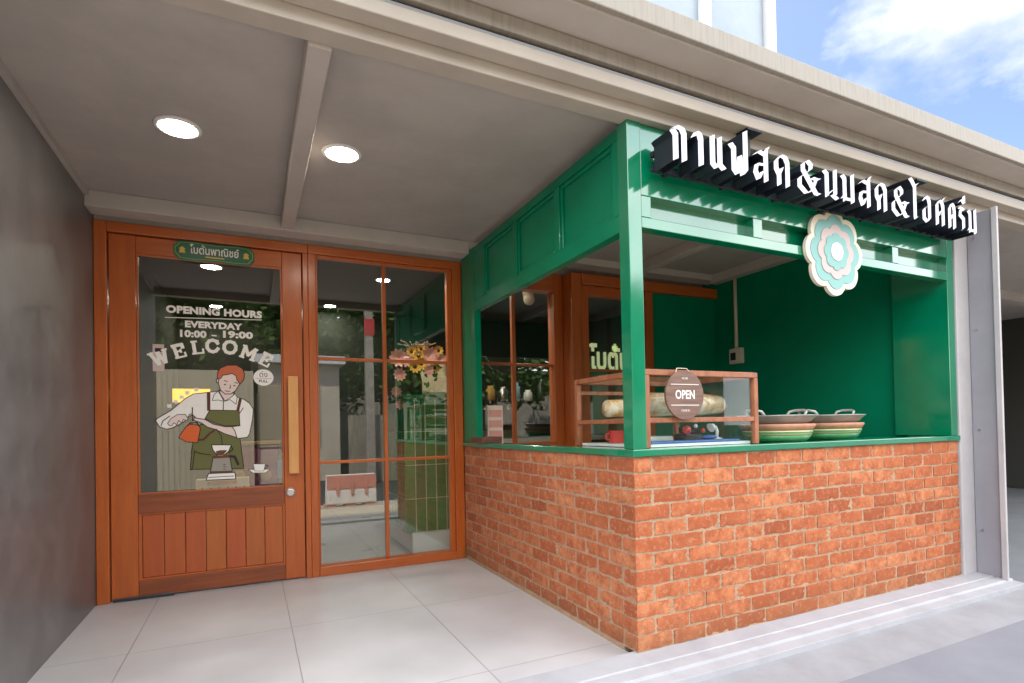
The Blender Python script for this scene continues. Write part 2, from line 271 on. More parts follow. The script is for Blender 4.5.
# ------------------------------------------------------------------ geometry helpers
class MB:
    def __init__(s): s.v = []; s.f = []; s.m = []
    def add(s, vs, fs, mi=0):
        b = len(s.v); s.v += [tuple(v) for v in vs]
        for f in fs: s.f.append(tuple(b+i for i in f)); s.m.append(mi)
        return s
    def box(s, x0, x1, y0, y1, z0, z1, mi=0):
        x0, x1 = sorted((x0, x1)); y0, y1 = sorted((y0, y1)); z0, z1 = sorted((z0, z1))
        return s.add([(x0,y0,z0),(x1,y0,z0),(x1,y1,z0),(x0,y1,z0),(x0,y0,z1),(x1,y0,z1),(x1,y1,z1),(x0,y1,z1)],
              [(0,3,2,1),(4,5,6,7),(0,1,5,4),(1,2,6,5),(2,3,7,6),(3,0,4,7)], mi)
    def prism_xz(s, poly, y0, y1, mi=0, side=None):      # polygon in (x,z), front at y0
        n = len(poly); a = sum(poly[i][0]*poly[(i+1)%n][1]-poly[(i+1)%n][0]*poly[i][1] for i in range(n))
        if a < 0: poly = poly[::-1]
        b = len(s.v); s.v += [(x, y0, z) for x, z in poly]+[(x, y1, z) for x, z in poly]
        s.f.append(tuple(b+i for i in range(n))); s.m.append(mi)
        s.f.append(tuple(b+n+i for i in reversed(range(n)))); s.m.append(mi if side is None else side)
        for i in range(n):
            j = (i+1) % n; s.f.append((b+j, b+i, b+n+i, b+n+j)); s.m.append(mi if side is None else side)
        return s
    def prism_yz(s, poly, x0, x1, mi=0):
        n = len(poly); b = len(s.v); s.v += [(x0, y, z) for y, z in poly]+[(x1, y, z) for y, z in poly]
        s.f += [tuple(b+i for i in range(n)), tuple(b+n+i for i in reversed(range(n)))]; s.m += [mi, mi]
        for i in range(n):
            j = (i+1) % n; s.f.append((b+j, b+i, b+n+i, b+n+j)); s.m.append(mi)
        return s
    def tube(s, pts, r, n=10, mi=0, cap=True):
        pts = [Vector(p) for p in pts]; rs = r if isinstance(r, (list, tuple)) else [r]*len(pts)
        b = len(s.v); ref = None
        for i, p in enumerate(pts):
            d = (pts[min(i+1, len(pts)-1)]-pts[max(i-1, 0)]).normalized()
            if ref is None: ref = Vector((0, 0, 1)) if abs(d.z) < .9 else Vector((1, 0, 0))
            a = d.cross(ref).normalized(); c = a.cross(d).normalized(); ref = c
            for k in range(n):
                t = 2*math.pi*k/n; s.v.append(tuple(p+(a*math.cos(t)+c*math.sin(t))*rs[i]))
        for i in range(len(pts)-1):
            for k in range(n):
                j = (k+1) % n; s.f.append((b+i*n+k, b+i*n+j, b+(i+1)*n+j, b+(i+1)*n+k)); s.m.append(mi)
        if cap:
            s.f.append(tuple(b+k for k in reversed(range(n)))); s.f.append(tuple(b+(len(pts)-1)*n+k for k in range(n))); s.m += [mi, mi]
        return s
    def lathe(s, prof, c=(0, 0, 0), n=28, mi=0, close=True):     # prof: (radius, z)
        b = len(s.v)
        for r, z in prof:
            for k in range(n):
                t = 2*math.pi*k/n; s.v.append((c[0]+r*math.cos(t), c[1]+r*math.sin(t), c[2]+z))
        for i in range(len(prof)-1):
            for k in range(n):
                j = (k+1) % n; s.f.append((b+i*n+k, b+i*n+j, b+(i+1)*n+j, b+(i+1)*n+k)); s.m.append(mi)
        if close:
            s.f.append(tuple(b+k for k in reversed(range(n)))); e = b+(len(prof)-1)*n
            s.f.append(tuple(e+k for k in range(n))); s.m += [mi, mi]
        return s
    def ball(s, c, rx, ry=None, rz=None, n=12, mi=0):
        ry = ry or rx; rz = rz or rx; b = len(s.v); m = n//2
        for i in range(1, m):
            a = math.pi*i/m
            for k in range(n):
                t = 2*math.pi*k/n; s.v.append((c[0]+rx*math.sin(a)*math.cos(t), c[1]+ry*math.sin(a)*math.sin(t), c[2]+rz*math.cos(a)))
        top = len(s.v); s.v += [(c[0], c[1], c[2]+rz), (c[0], c[1], c[2]-rz)]
        for k in range(n):
            j = (k+1) % n; s.f.append((top, b+k, b+j)); s.m.append(mi); e = b+(m-2)*n; s.f.append((top+1, e+j, e+k)); s.m.append(mi)
        for i in range(m-2):
            for k in range(n):
                j = (k+1) % n; s.f.append((b+i*n+k, b+(i+1)*n+k, b+(i+1)*n+j, b+i*n+j)); s.m.append(mi)
        return s

def thing(name, label, cat, loc=(0, 0, 0), group=None):
    o = bpy.data.objects.new(name, None); C.objects.link(o); o.location = loc; o.empty_display_size = .1
    o['label'] = label; o['category'] = cat
    if group: o['group'] = group
    return o
def obj(name, mb, m, parent=None, bevel=0, smooth=False, label=None, cat=None, group=None, kind=None, seg=2):
    me = bpy.data.meshes.new(name); me.from_pydata(mb.v, [], mb.f); me.update()
    for x in (m if isinstance(m, (list, tuple)) else [m]): me.materials.append(M[x] if isinstance(x, str) else x)
    for p, i in zip(me.polygons, mb.m): p.material_index = i; p.use_smooth = bool(smooth)
    if smooth == 2: me.set_sharp_from_angle(angle=R(38))
    o = bpy.data.objects.new(name, me); C.objects.link(o)
    if parent:
        o.parent = parent; r = parent; 
        while r.parent: r = r.parent
        o.matrix_parent_inverse = Matrix.Translation(-Vector(r.location)) if parent is r else Matrix.Identity(4)
    elif kind != 'structure':
        xs = [v[0] for v in mb.v]; ys = [v[1] for v in mb.v]; zs = [v[2] for v in mb.v]
        c = Vector(((min(xs)+max(xs))/2, (min(ys)+max(ys))/2, min(zs)))
        me.transform(Matrix.Translation(-c)); o.location = c
    if bevel:
        b = o.modifiers.new('soft_edges', 'BEVEL'); b.width = bevel; b.segments = seg; b.limit_method = 'ANGLE'; b.angle_limit = R(40)
    if label: o['label'] = label
    if cat: o['category'] = cat
    if group: o['group'] = group
    if kind: o['kind'] = kind
    return o
def sub(name, mb, m, parent, **k):      # a sub-part (its parent is a part or a one-mesh thing): keeps world coordinates
    o = obj(name, mb, m, None, kind=None, **k) if False else obj(name, mb, m, parent, **k)
    r = parent
    if parent.type == 'MESH' and parent.parent is None: o.matrix_parent_inverse = Matrix.Translation(-Vector(parent.location))
    return o
def copy_tree(o, parent=None):
    c = o.copy(); C.objects.link(c)
    if parent: c.parent = parent; c.matrix_parent_inverse = o.matrix_parent_inverse.copy()
    for ch in list(o.children): copy_tree(ch, c)
    return c
def text_mb(body, size, cx, z, y0, depth=.0012, bold=0, width=None, rot=0, mi=0, align='CENTER', space=1.0):
    """flat lettering standing in an x-z plane, front at y0; width fits it to that many metres"""
    cu = bpy.data.curves.new('lettering', 'FONT'); cu.body = body; cu.size = size; cu.align_x = align; cu.align_y = 'CENTER'
    cu.offset = bold; cu.resolution_u = 3; cu.space_character = space
    to = bpy.data.objects.new('lettering', cu); C.objects.link(to)
    me = to.to_mesh(); vs = [v.co.copy() for v in me.vertices]; fs = [tuple(p.vertices) for p in me.polygons]
    to.to_mesh_clear(); bpy.data.objects.remove(to); bpy.data.curves.remove(cu)
    mb = MB()
    if not vs: return mb
    xs = [v.x for v in vs]; k = width/(max(xs)-min(xs)) if width else 1
    mx_ = (max(xs)+min(xs))/2; c, s = math.cos(rot), math.sin(rot)
    pts = []
    for v in vs:
        X = (v.x-mx_)*k; Z = v.y; pts.append((cx+X*c-Z*s, y0, z+X*s+Z*c))
    return mb.add(pts, fs, mi)
def merge(*ms):
    o = MB()
    for m in ms: o.add(m.v, m.f); o.m[-len(m.m):] = m.m if m.m else o.m[-len(m.m):]
    return o
def flat_stroke(mb, pts, wd, y, mi=0, closed=False):          # a thin printed line in an x-z plane
    n = len(pts)
    for i in range(n if closed else n-1):
        a = Vector(pts[i]); b = Vector(pts[(i+1) % n]); d = b-a
        if d.length < 1e-6: continue
        d.normalize(); p = Vector((-d.y, d.x))*wd/2; a = a-d*wd*.3; b = b+d*wd*.3
        mb.add([(a.x-p.x, y, a.y-p.y), (b.x-p.x, y, b.y-p.y), (b.x+p.x, y, b.y+p.y), (a.x+p.x, y, a.y+p.y)], [(0, 1, 2, 3)], mi); y -= 2e-6
    return mb

# ================================================================== THE SETTING
XL, XR = -2.383, 2.587
ZC = 2.46           # porch ceiling
g = MB(); g.add([(XL,.028,0),(.004,.028,0),(.004,D,0),(XL,D,0)], [(0,1,2,3)]); g.box(XL-.3, 0, .031, D+.2, -.12, -.004)
obj('porch_floor', g, 'porch_tile', kind='structure')
g = MB(); g.add([(XL-.2,D,-.002),(6,D,-.002),(6,7,-.002),(XL-.2,7,-.002)], [(0,1,2,3)])
obj('indoor_floor', g, tile_mat('indoor_floor_tile', (.34,.33,.31), (.32,.31,.30), (.12,.12,.11), .6, .6, 0, 0, .004, .3), kind='structure')
# ground falls gently from the shop to the street
g = MB(); g.add([(-60,-.47,-.055),(60,-.47,-.055),(60,-1.5,-.16),(-60,-1.5,-.16)], [(3,2,1,0)]); obj('driveway', g, 'drive', kind='structure')
g = MB(); g.add([(-60,-1.5,-.16),(60,-1.5,-.16),(60,-5.4,-.5),(-60,-5.4,-.5)], [(3,2,1,0)]); obj('pavement', g, 'paver', kind='structure')
g = MB(); g.add([(-300,-400,-.6),(300,-400,-.6),(300,300,-.6),(-300,300,-.6)], [(0,1,2,3)]); obj('ground', g, 'road', kind='structure')
g = MB(); g.box(-60, 60, -5.55, -5.4, -.62, -.497); obj('street_kerb', g, 'concrete', kind='structure', bevel=.015)
g = MB()
g.prism_yz([(-.24,-.03),(-.47,-.055),(-.47,-.3),(-.24,-.3)][::-1], XL-.3, 60); obj('kerb_ramp', g, 'kerb', kind='structure')
g = MB()
g.prism_yz([(.03,.022),(-.10,.019),(-.103,.013),(-.111,.013),(-.114,.016),(-.175,.013),(-.179,.002),(-.24,-.002),(-.24,-.1),(.03,-.1)][::-1], XL-.2, 2.80)
obj('threshold', g, 'white_sill', kind='structure', bevel=.003)
g = MB(); g.add([(2.80,-.3,-.006),(40,-.3,-.006),(40,9,-.006),(2.80,9,-.006)], [(0,1,2,3)]); obj('side_floor', g, 'side_floor', kind='structure')

# ---------------- the building shell
B = thing('shop_building', 'low taupe shop building with porch ceiling, deep roof edge and glazed upper storey', 'building', (0, D, 0))
m = MB(); m.box(XL-.1, 0, .04, D+.1, ZC, ZC+.06); m.box(0, 2.75, .04, D+.1, ZC, ZC+.06); obj('ceiling', m, 'ceiling', B)
for x in (-1.29, 1.62):
    m = MB(); m.box(x-.04, x+.04, .045, D-.2, ZC-.085, ZC-.001); obj('cross_beam', m, 'beam', B, bevel=.004)
m = MB(); m.box(2.50, 2.60, .045, D-.2, ZC-.085, ZC-.001); obj('cross_beam', m, 'beam', B, bevel=.004)
m = MB(); m.box(XL, 0, D-.235, D-.09, ZC-.095, ZC-.001); m.box(0, 2.6, D-.235, D-.09, ZC-.060, ZC-.001); obj('back_beam', m, 'beam', B, bevel=.004)
m = MB(); m.box(XL, 2.6, D-.02, D+.1, 2.352, ZC-.001); obj('wall', m, 'beam', B)
m = MB(); m.box(XL-.5, 30, -.04, .045, 2.388, 2.66); obj('lintel', m, 'lintel', B, bevel=.004)
m = MB(); m.box(XL-.5, 30, -.116, -.043, 2.437, 2.488); obj('shutter_rail', m, 'lintel', B, bevel=.005)
m = MB(); m.box(XL-.5, 30, -.113, -.043, 2.488, 2.50); obj('rail_channel', m, 'rail_metal', B)
m = MB(); m.box(XL-.5, 30, -.09, -.043, 2.50, 2.522); obj('shadow_gap', m, 'gap', B)
m = MB(); m.box(XL-.5, 30, -.118, -.043, 2.522, 2.586); obj('fascia_board', m, 'gutter', B, bevel=.004)
m = MB(); m.box(XL-.5, 30, -.262, -.046, 2.590, 2.612); obj('soffit', m, 'beam', B)
m = MB(); m.box(XL-.5, 30, -.285, -.250, 2.598, 2.688); obj('roof_edge', m, 'gutter', B, bevel=.005)
m = MB(); m.box(XL-.5, 30, -.249, 7.2, 2.66, 2.69); obj('roof', m, 'concrete', B)
# upper storey
UX = 1.95
m = MB(); m.box(-9, UX-.02, 1.0, 7.0, 2.69, 4.75); obj('wall', m, 'house', B)
m = MB()
for x in (-1.6, -.9, -.2, .62, 1.31, UX): m.box(x-.045, x+.045, .78, .86, 2.69, 4.7)
for z in (2.74, 4.66): m.box(-1.6, UX, .79, .85, z-.05, z+.05)
m.box(UX-.04, UX+.035, .87, 1.6, 2.69, 4.7)
wu = obj('window', m, 'white', B, bevel=.005)
m = MB(); m.box(-1.55, UX-.06, .815, .827, 2.8, 4.61)
sub('pane', m, mat('pale_curtained_glass', (.24,.29,.34), .3, .4, col2=(.31,.36,.40), nscale=1.2), wu)
# right end
m = MB(); m.box(XR+.012, 2.785, -.012, .30, .0, 2.39); m.box(2.79, 2.86, .0, .35, 0, 2.39); obj('pillar', m, 'pillar', B, bevel=.006)
m = MB(); m.box(2.742, 2.770, -.165, -.014, .012, 2.36); obj('shutter_guide', m, 'fin', B, bevel=.004)
m = MB(); m.box(2.72, 2.741, -.185, -.155, .012, 2.36); sub('edge_strip', m, 'pillar', B, bevel=.003)
for z in (.3, .95, 1.6, 2.2):
    m = MB(); m.tube([(2.7395, -.05, z), (2.742, -.05, z)], .009, 8); obj('bolt', m, 'rail_metal', B)
# next bay
m = MB(); m.box(2.86, 14, 4.5, 4.7, 0, 2.6); m.box(8.5, 8.7, .05, 4.5, 0, 2.6); m.box(2.86, 3.0, .35, 4.5, 0, 2.6); obj('side_wall', m, 'in_wall', B)
m = MB(); m.box(2.87, 14, .046, 6, 2.46, 2.6); obj('ceiling', m, 'ceiling', B)
for y in (1.2, 2.6):
    m = MB(); m.box(3.0, 14, y, y+.12, 2.36, 2.46); obj('cross_beam', m, 'ceiling', B)
# indoor shell
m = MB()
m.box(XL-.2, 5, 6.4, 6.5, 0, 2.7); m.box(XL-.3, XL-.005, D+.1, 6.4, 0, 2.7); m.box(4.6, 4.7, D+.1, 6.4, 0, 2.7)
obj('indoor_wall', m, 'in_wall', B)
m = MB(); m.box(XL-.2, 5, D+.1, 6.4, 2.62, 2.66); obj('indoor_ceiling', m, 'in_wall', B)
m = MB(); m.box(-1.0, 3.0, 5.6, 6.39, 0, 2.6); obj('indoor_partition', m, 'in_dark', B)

# ---------------- left wall
m = MB(); m.box(XL-.25, XL, -.2, D+.15, -.01, ZC+.1); pw = obj('cement_wall', m, 'plaster', label='dark grey polished cement wall beside the timber door', cat='wall')
m = MB(); m.box(XL, XL+.022, .045, D-.24, ZC-.035, ZC-.002); sub('cornice', m, 'ceiling', pw)

# ================================================================== TIMBER SHOPFRONT
DR = thing('shop_door', 'orange brown timber door with tall glass and planked lower panel', 'door', (-1.78, D, 0))
yF = D-.05
m = MB(); m.box(-2.381, -2.315, yF, D+.06, 0, 2.35); m.box(-1.185, -1.150, yF, D+.06, 0, 2.285); obj('door_frame', m, 'wood_v', DR, bevel=.004)
m = MB(); m.box(-2.3145, -1.15, yF+.001, D+.06, 2.287, 2.35); obj('door_head', m, 'wood_h', DR, bevel=.004)
yd = D-.028
for x0, x1 in ((-2.309, -2.170), (-1.318, -1.191)):
    m = MB(); m.box(x0, x1, yd, D+.02, .008, 2.281); obj('stile', m, 'wood_v', DR, bevel=.003)
m = MB(); m.box(-2.169, -1.319, yd+.001, D+.02, 2.172, 2.280); obj('top_rail', m, 'wood_h', DR, bevel=.003)
for z0, z1 in ((.532, .648), (.010, .112)):
    m = MB(); m.box(-2.169, -1.319, yd+.001, D+.02, z0, z1); obj('lower_rail', m, 'wood_rail', DR, bevel=.003)
m = MB()
for i in range(7):
    x = -2.15+i*.117; m.box(x+.0015, x+.1155, yd+.016, D+.01, .125, .519)
obj('plank_panel', m, 'wood_plank', DR, bevel=.003)
m = MB(); m.box(-2.168, -2.151, yd+.009, D+.012, .113, .531); m.box(-1.331, -1.320, yd+.009, D+.012, .113, .531)
m.box(-2.151, -1.331, yd+.010, D+.012, .113, .124); m.box(-2.151, -1.331, yd+.010, D+.012, .520, .531); obj('panel_bead', m, 'wood_h', DR)
m = MB(); m.box(-2.168, -2.158, yd+.006, D+.0, .649, 2.171); m.box(-1.330, -1.320, yd+.006, D+.0, .649, 2.171)
m.box(-2.158, -1.330, yd+.006, D+.0, .649, .659); m.box(-2.158, -1.330, yd+.006, D+.0, 2.161, 2.171); obj('glazing_bead', m, 'wood_v', DR, bevel=.002)
m = MB(); m.box(-2.165, -1.322, D-.004, D+.002, .652, 2.168); obj('glass_pane', m, 'glass', DR)
m = MB(); m.box(-1.292, -1.226, yd-.042, yd-.012, .738, 1.412); m.box(-1.275, -1.243, yd-.012, yd+.002, .80, .84); m.box(-1.275, -1.243, yd-.012, yd+.002, 1.31, 1.35)
obj('pull_handle', m, 'wood_pale', DR, bevel=.004)
p = on(1, yd, 290.5, 492)
m = MB(); m.tube([(p.x, yd-.012, p.z), (p.x, yd+.001, p.z)], .031, 24); lk = obj('lock', m, 'rail_metal', DR, smooth=False, bevel=.002)
m = MB(); m.tube([(p.x, yd-.019, p.z), (p.x, yd-.0125, p.z)], .024, 24); sub('lock_cylinder', m, 'chrome', lk, bevel=.003)
m = MB(); m.box(-2.30, -1.98, yd-.018, yd-.001, .001, .022); obj('floor_hinge_plate', m, 'black_metal', DR, bevel=.003)

WN = thing('shop_window', 'tall timber shopfront window of six panes beside the brick counter', 'window', (-.58, D, 0))
m = MB(); m.box(-1.149, -1.098, yF, D+.06, 0, 2.287); m.box(-.075, -.003, yF, D+.06, 0, 2.287); obj('upright', m, 'wood_v', WN, bevel=.004)
m = MB(); m.box(-1.149, -.003, yF+.001, D+.06, 2.288, 2.35); m.box(-1.097, -.076, yF+.001, D+.06, .0, .066); obj('rail', m, 'wood_h', WN, bevel=.004)
m = MB(); m.box(-1.097, -1.085, yF+.02, D+.02, .067, 2.287); m.box(-.115, -.076, yF+.02, D+.02, .067, 2.287); m.box(-1.085, -.115, yF+.02, D+.02, 2.268, 2.287); obj('inner_stop', m, 'wood_v', WN, bevel=.003)
m = MB(); m.box(-.622, -.596, D-.022, D+.02, .067, 2.267); obj('mullion', m, 'wood_v', WN, bevel=.003)
for z in (.802, 1.548):
    m = MB(); m.box(-1.084, -.623, D-.020, D+.018, z-.011, z+.011); m.box(-.595, -.116, D-.020, D+.018, z-.011, z+.011); obj('muntin', m, 'wood_h', WN, bevel=.003)
m = MB(); m.box(-1.09, -.11, D-.003, D+.003, .07, 2.27); obj('glass_pane', m, 'glass', WN)

# timber window inside the kiosk
W2 = thing('kiosk_window', 'timber window of small panes behind the counter, next to the projecting timber frame', 'window', (.45, D, 0))
m = MB(); m.box(.006, .10, yF, D+.06, .3, 2.35); m.box(.845, .93, yF, D+.06, .3, 2.35); obj('upright', m, 'wood_v', W2, bevel=.004)
m = MB(); m.box(.101, .844, yF+.001, D+.06, 2.19, 2.349); m.box(.101, .844, yF+.001, D+.06, .80, .90); obj('rail', m, 'wood_h', W2, bevel=.004)
m = MB(); m.box(.456, .486, D-.022, D+.02, .901, 2.189); obj('mullion', m, 'wood_v', W2, bevel=.003)
m = MB(); m.box(.101, .455, D-.020, D+.018, 1.545, 1.565); m.box(.487, .844, D-.020, D+.018, 1.545, 1.565); obj('muntin', m, 'wood_h', W2, bevel=.003)
m = MB(); m.box(.102, .843, D-.003, D+.003, .902, 2.188); obj('glass_pane', m, 'glass', W2)
m = MB(); m.box(-.0, .93, yF, D+.06, .0, .299); obj('apron', m, 'green_wall', W2)

# projecting timber frame with lettered glass
yP = D-.20
W3 = thing('timber_side_door', 'projecting timber frame with lettered glass behind the glass display case', 'door', (1.4, yP, 0))
m = MB(); m.box(.935, 1.03, yP, D+.06, 0, 2.33); m.box(1.72, 1.80, yP, yP+.1, 0, 2.235); obj('upright', m, 'wood_v', W3, bevel=.004)
m = MB(); m.box(1.031, 2.585, yP-.012, yP+.1, 2.237, 2.33); obj('head', m, 'wood_h', W3, bevel=.004)
m = MB(); m.box(1.031, 1.115, yP+.02, yP+.08, .01, 2.236); m.box(1.66, 1.719, yP+.02, yP+.08, .01, 2.236); obj('stile', m, 'wood_v', W3, bevel=.004)
m = MB(); m.box(1.116, 1.659, yP+.021, yP+.08, 2.15, 2.236); m.box(1.116, 1.659, yP+.021, yP+.08, .01, .6); m.box(1.116, 1.659, yP+.03, yP+.07, 1.50, 1.52); obj('rail', m, 'wood_h', W3, bevel=.004)
m = MB(); m.box(1.117, 1.658, yP+.046, yP+.052, .601, 2.149); obj('glass_pane', m, 'glass', W3)
lt = merge(text_mb('โบตั๋น', .26, 1.34, 1.60, yP+.043, bold=.008, width=.42), text_mb('พาณิชย์', .08, 1.39, 1.44, yP+.043, bold=.002, width=.34))
obj('glass_lettering', lt, 'sage', W3)

# ================================================================== KIOSK
HB = .886
K = thing('counter_kiosk', 'green painted service kiosk on a waist high red brick wall', 'kiosk', (1.3, 1.0, 0))
def bricks(axis, length, z0, z1, rows, start):
    """one wall of separate rough bricks standing a little proud of the mortar"""
    mb = MB(); hz = (z1-z0)/rows; bl = .2; jt = .0058
    for r in range(rows):
        zb = z0+r*hz; off = (0 if r % 2 == 0 else -bl/2)+start; t = off
        while t < length-.01:
            a, b = max(t, 0), min(t+bl, length)
            if b-a > .03:
                a2, b2 = a+(jt if a > 0 else .0), b-(jt if b < length else 0)
                a2 += random.uniform(0, .004); b2 -= random.uniform(0, .004)
                if a == 0: a2 = 0.0
                zz0, zz1 = zb+jt*.8+random.uniform(-.001, .0025), zb+hz-jt*.8-random.uniform(-.001, .0025)
                d = random.uniform(-.0005, .0030); tilt = random.uniform(-.0014, .0014); nx, nz = 9, 5
                # front grid with wobbling outline, then sides running back into the mortar
                base = len(mb.v); front = []
                for j in range(nz+1):
                    for i in range(nx+1):
                        u = a2+(b2-a2)*i/nx; z = zz0+(zz1-zz0)*j/nz
                        edge = i in (0, nx) or j in (0, nz); corner = i in (0, nx) and j in (0, nz)
                        k = random.gauss(0, 1)
                        if i not in (0, nx): u += random.gauss(0, .0012)
                        elif a2 > 0 and i == 0 or i == nx: u += random.gauss(0, .0014)
                        if j in (0, nz): z += random.gauss(0, .0013)
                        if corner: z += (.0012 if j == 0 else -.0012)
                        if i == 0 and a2 == 0: u += random.choice((0, 0, 0, .002, .005))*random.random()
                        dep = d+tilt*(i/nx*2-1)+k*.0004 - (abs(random.gauss(0, .0014)) if edge else 0)
                        if edge and random.random() < .06: dep -= .004
                        front.append((u, z, dep))
                def P(u, z, dep):
                    return (u, -dep, z) if axis == 'x' else (-dep, u, z)
                mb.v += [P(*q) for q in front]; W = nx+1
                ring = [i for i in range(W)]+[j*W+nx for j in range(1, nz+1)]+[nz*W+i for i in range(nx-1, -1, -1)]+[j*W for j in range(nz-1, 0, -1)]
                b0 = len(mb.v); mb.v += [P(front[i][0], front[i][1], -.012) for i in ring]
                fl = axis != 'x'
                for j in range(nz):
                    for i in range(nx):
                        q = (base+j*W+i, base+j*W+i+1, base+(j+1)*W+i+1, base+(j+1)*W+i)
                        mb.f.append(q[::-1] if fl else q); mb.m.append(0)
                n = len(ring)
                for i in range(n):
                    j = (i+1) % n; q = (base+ring[j], base+ring[i], b0+i, b0+j); mb.f.append(q[::-1] if fl else q); mb.m.append(0)
            t += bl
    return mb
m = MB(); m.box(.002, XR-.002, .0025, .10, .02, HB-.002)
bw = obj('brick_wall', bricks('x', XR, .022, HB-.002, 12, 0), 'brick', K, smooth=2); sub('mortar', m, 'mortar', bw)
m = MB(); m.box(.0025, .10, .1005, D-.052, -.01, HB-.002)
bw = obj('brick_wall', bricks('y', D-.052, .022, HB-.002, 12, -.1), 'brick', K, smooth=2); sub('mortar', m, 'mortar', bw)
m = MB(); m.box(-.014, XR+.008, -.016, .095, HB, .918); m.box(-.014, .11, .0955, D-.054, HB+.0005, .9175); obj('counter_edge', m, 'green', K, bevel=.004)
m = MB(); m.box(.105, XR-.07, .096, .42, HB-.02, .908); obj('counter_top', m, 'green_wall', K)
m = MB(); m.box(-.004, .072, -.006, .065, .9185, 2.405); obj('corner_post', m, 'green', K, bevel=.004)
m = MB(); m.box(.0, .05, D-.325, D-.054, .9185, 2.39); obj('back_post', m, 'green_side', K, bevel=.004)
m = MB(); m.box(XR-.065, XR+.004, -.004, .34, .9185, 2.405); obj('end_post', m, 'green', K, bevel=.004)
# front fascia: top rail, bottom rail, stiles, recessed panels
zb, zp0, zp1, zt = 1.915, 1.965, 2.062, 2.387
m = MB(); m.box(.0725, XR-.066, -.002, .055, zp1, zt); obj('top_rail', m, 'green', K, bevel=.003)
m = MB(); m.box(.0725, XR-.066, -.002, .055, zb, zp0); obj('bottom_rail', m, 'green', K, bevel=.003)
edges = [.128, .78, .845, 1.36, 1.42, 1.945, 2.005, XR-.066]
m = MB(); m.box(.0728, .128, -.001, .054, zp0+.0005, zp1-.0005); obj('stile', m, 'green', K, bevel=.002)
for a, b in ((.78, .845), (1.36, 1.42), (1.945, 2.005)):
    m = MB(); m.box(a, b, -.001, .054, zp0+.0005, zp1-.0005); obj('stile', m, 'green', K, bevel=.002)
m = MB(); m.box(.0728, XR-.066, .0500, .0575, zp0-.012, zp1+.012); obj('recessed_panel', m, 'green', K)
# side fascia (facing the porch)
y0, y1 = .066, D-.326
m = MB(); m.box(.002, .055, y0, y1, 2.335, 2.387); obj('top_rail', m, 'green_side', K, bevel=.003)
m = MB(); m.box(.002, .055, y0, y1, 1.905, 1.985); obj('bottom_rail', m, 'green_side', K, bevel=.003)
m = MB(); m.box(.022, .05, y0, y1, 1.984, 2.336); obj('recessed_panel', m, 'green_side', K)
ys = [y0, .11, .60, .66, 1.14, 1.20, 1.64, 1.70, y1]
for a, b in ((y0, .115), (.60, .655), (1.13, 1.185), (1.66, y1)):
    m = MB(); m.box(.0025, .054, a, b, 1.9855, 2.3345); obj('stile', m, 'green_side', K, bevel=.003)
# panel mouldings
m = MB()
for a, b in ((.115, .60), (.655, 1.13), (1.185, 1.66)):
    m.box(.010, .024, a+.0, a+.022, 1.986, 2.334); m.box(.010, .024, b-.022, b, 1.986, 2.334)
    m.box(.0105, .024, a+.022, b-.022, 1.986, 2.008); m.box(.0105, .024, a+.022, b-.022, 2.312, 2.334)
obj('panel_moulding', m, 'green_side', K, bevel=.004)
m = MB(); m.box(XR+.001, XR+.06, .341, D+.1, 0, ZC); obj('inner_wall', m, 'green_wall', K)
m = MB(); m.box(1.802, XR, yP+.03, yP+.09, 0, 2.2365); obj('back_wall', m, 'green_wall', K)

# electrical conduit on the kiosk wall
SB = thing('wall_switch', 'cream switch box at the foot of a conduit on the green wall', 'switch', (XR, 1.74, 1.55))
m = MB(); m.tube([(XR-.016, 1.74, 1.72), (XR-.016, 1.74, 2.372)], .016, 12); obj('conduit', m, 'conduit', SB, smooth=True)
m = MB(); m.box(XR-.05, XR-.001, 1.665, 1.80, 1.575, 1.72); bx_ = obj('switch_box', m, 'conduit', SB, bevel=.006)
m = MB(); m.box(XR-.055, XR-.0505, 1.72, 1.78, 1.61, 1.68); sub('rocker', m, 'black', bx_, bevel=.002)

# ================================================================== SIGN
yS0, yS1 = -.170, -.052
S = thing('lettered_sign', 'row of white Thai letters with deep navy sides above the kiosk', 'sign', (1.25, -.14, 2.1))
def nib(mb, pts, n, y0, y1):
    nx, nz = n[0]/2, n[1]/2
    for i in range(len(pts)-1):
        (ax, az), (bx, bz) = pts[i], pts[i+1]
        q = [(ax-nx, az-nz), (ax+nx, az+nz), (bx+nx, bz+nz), (bx-nx, bz-nz)]
        a = sum(q[k][0]*q[(k+1) % 4][1]-q[(k+1) % 4][0]*q[k][1] for k in range(4))
        if abs(a) < 2e-5:                      # stroke running along the nib: give it a little body
            d = Vector((bx-ax, bz-az)).normalized(); pr = Vector((-d.y, d.x))*.0045
            q = [(ax-pr.x-nx*.9, az-pr.y-nz*.9), (bx-pr.x+nx*.9, bz-pr.y+nz*.9), (bx+pr.x+nx*.9, bz+pr.y+nz*.9), (ax+pr.x-nx*.9, az+pr.y-nz*.9)]
        e = random.uniform(0, .0012); mb.prism_xz(q, y0-e, y1+e, 0, 1)
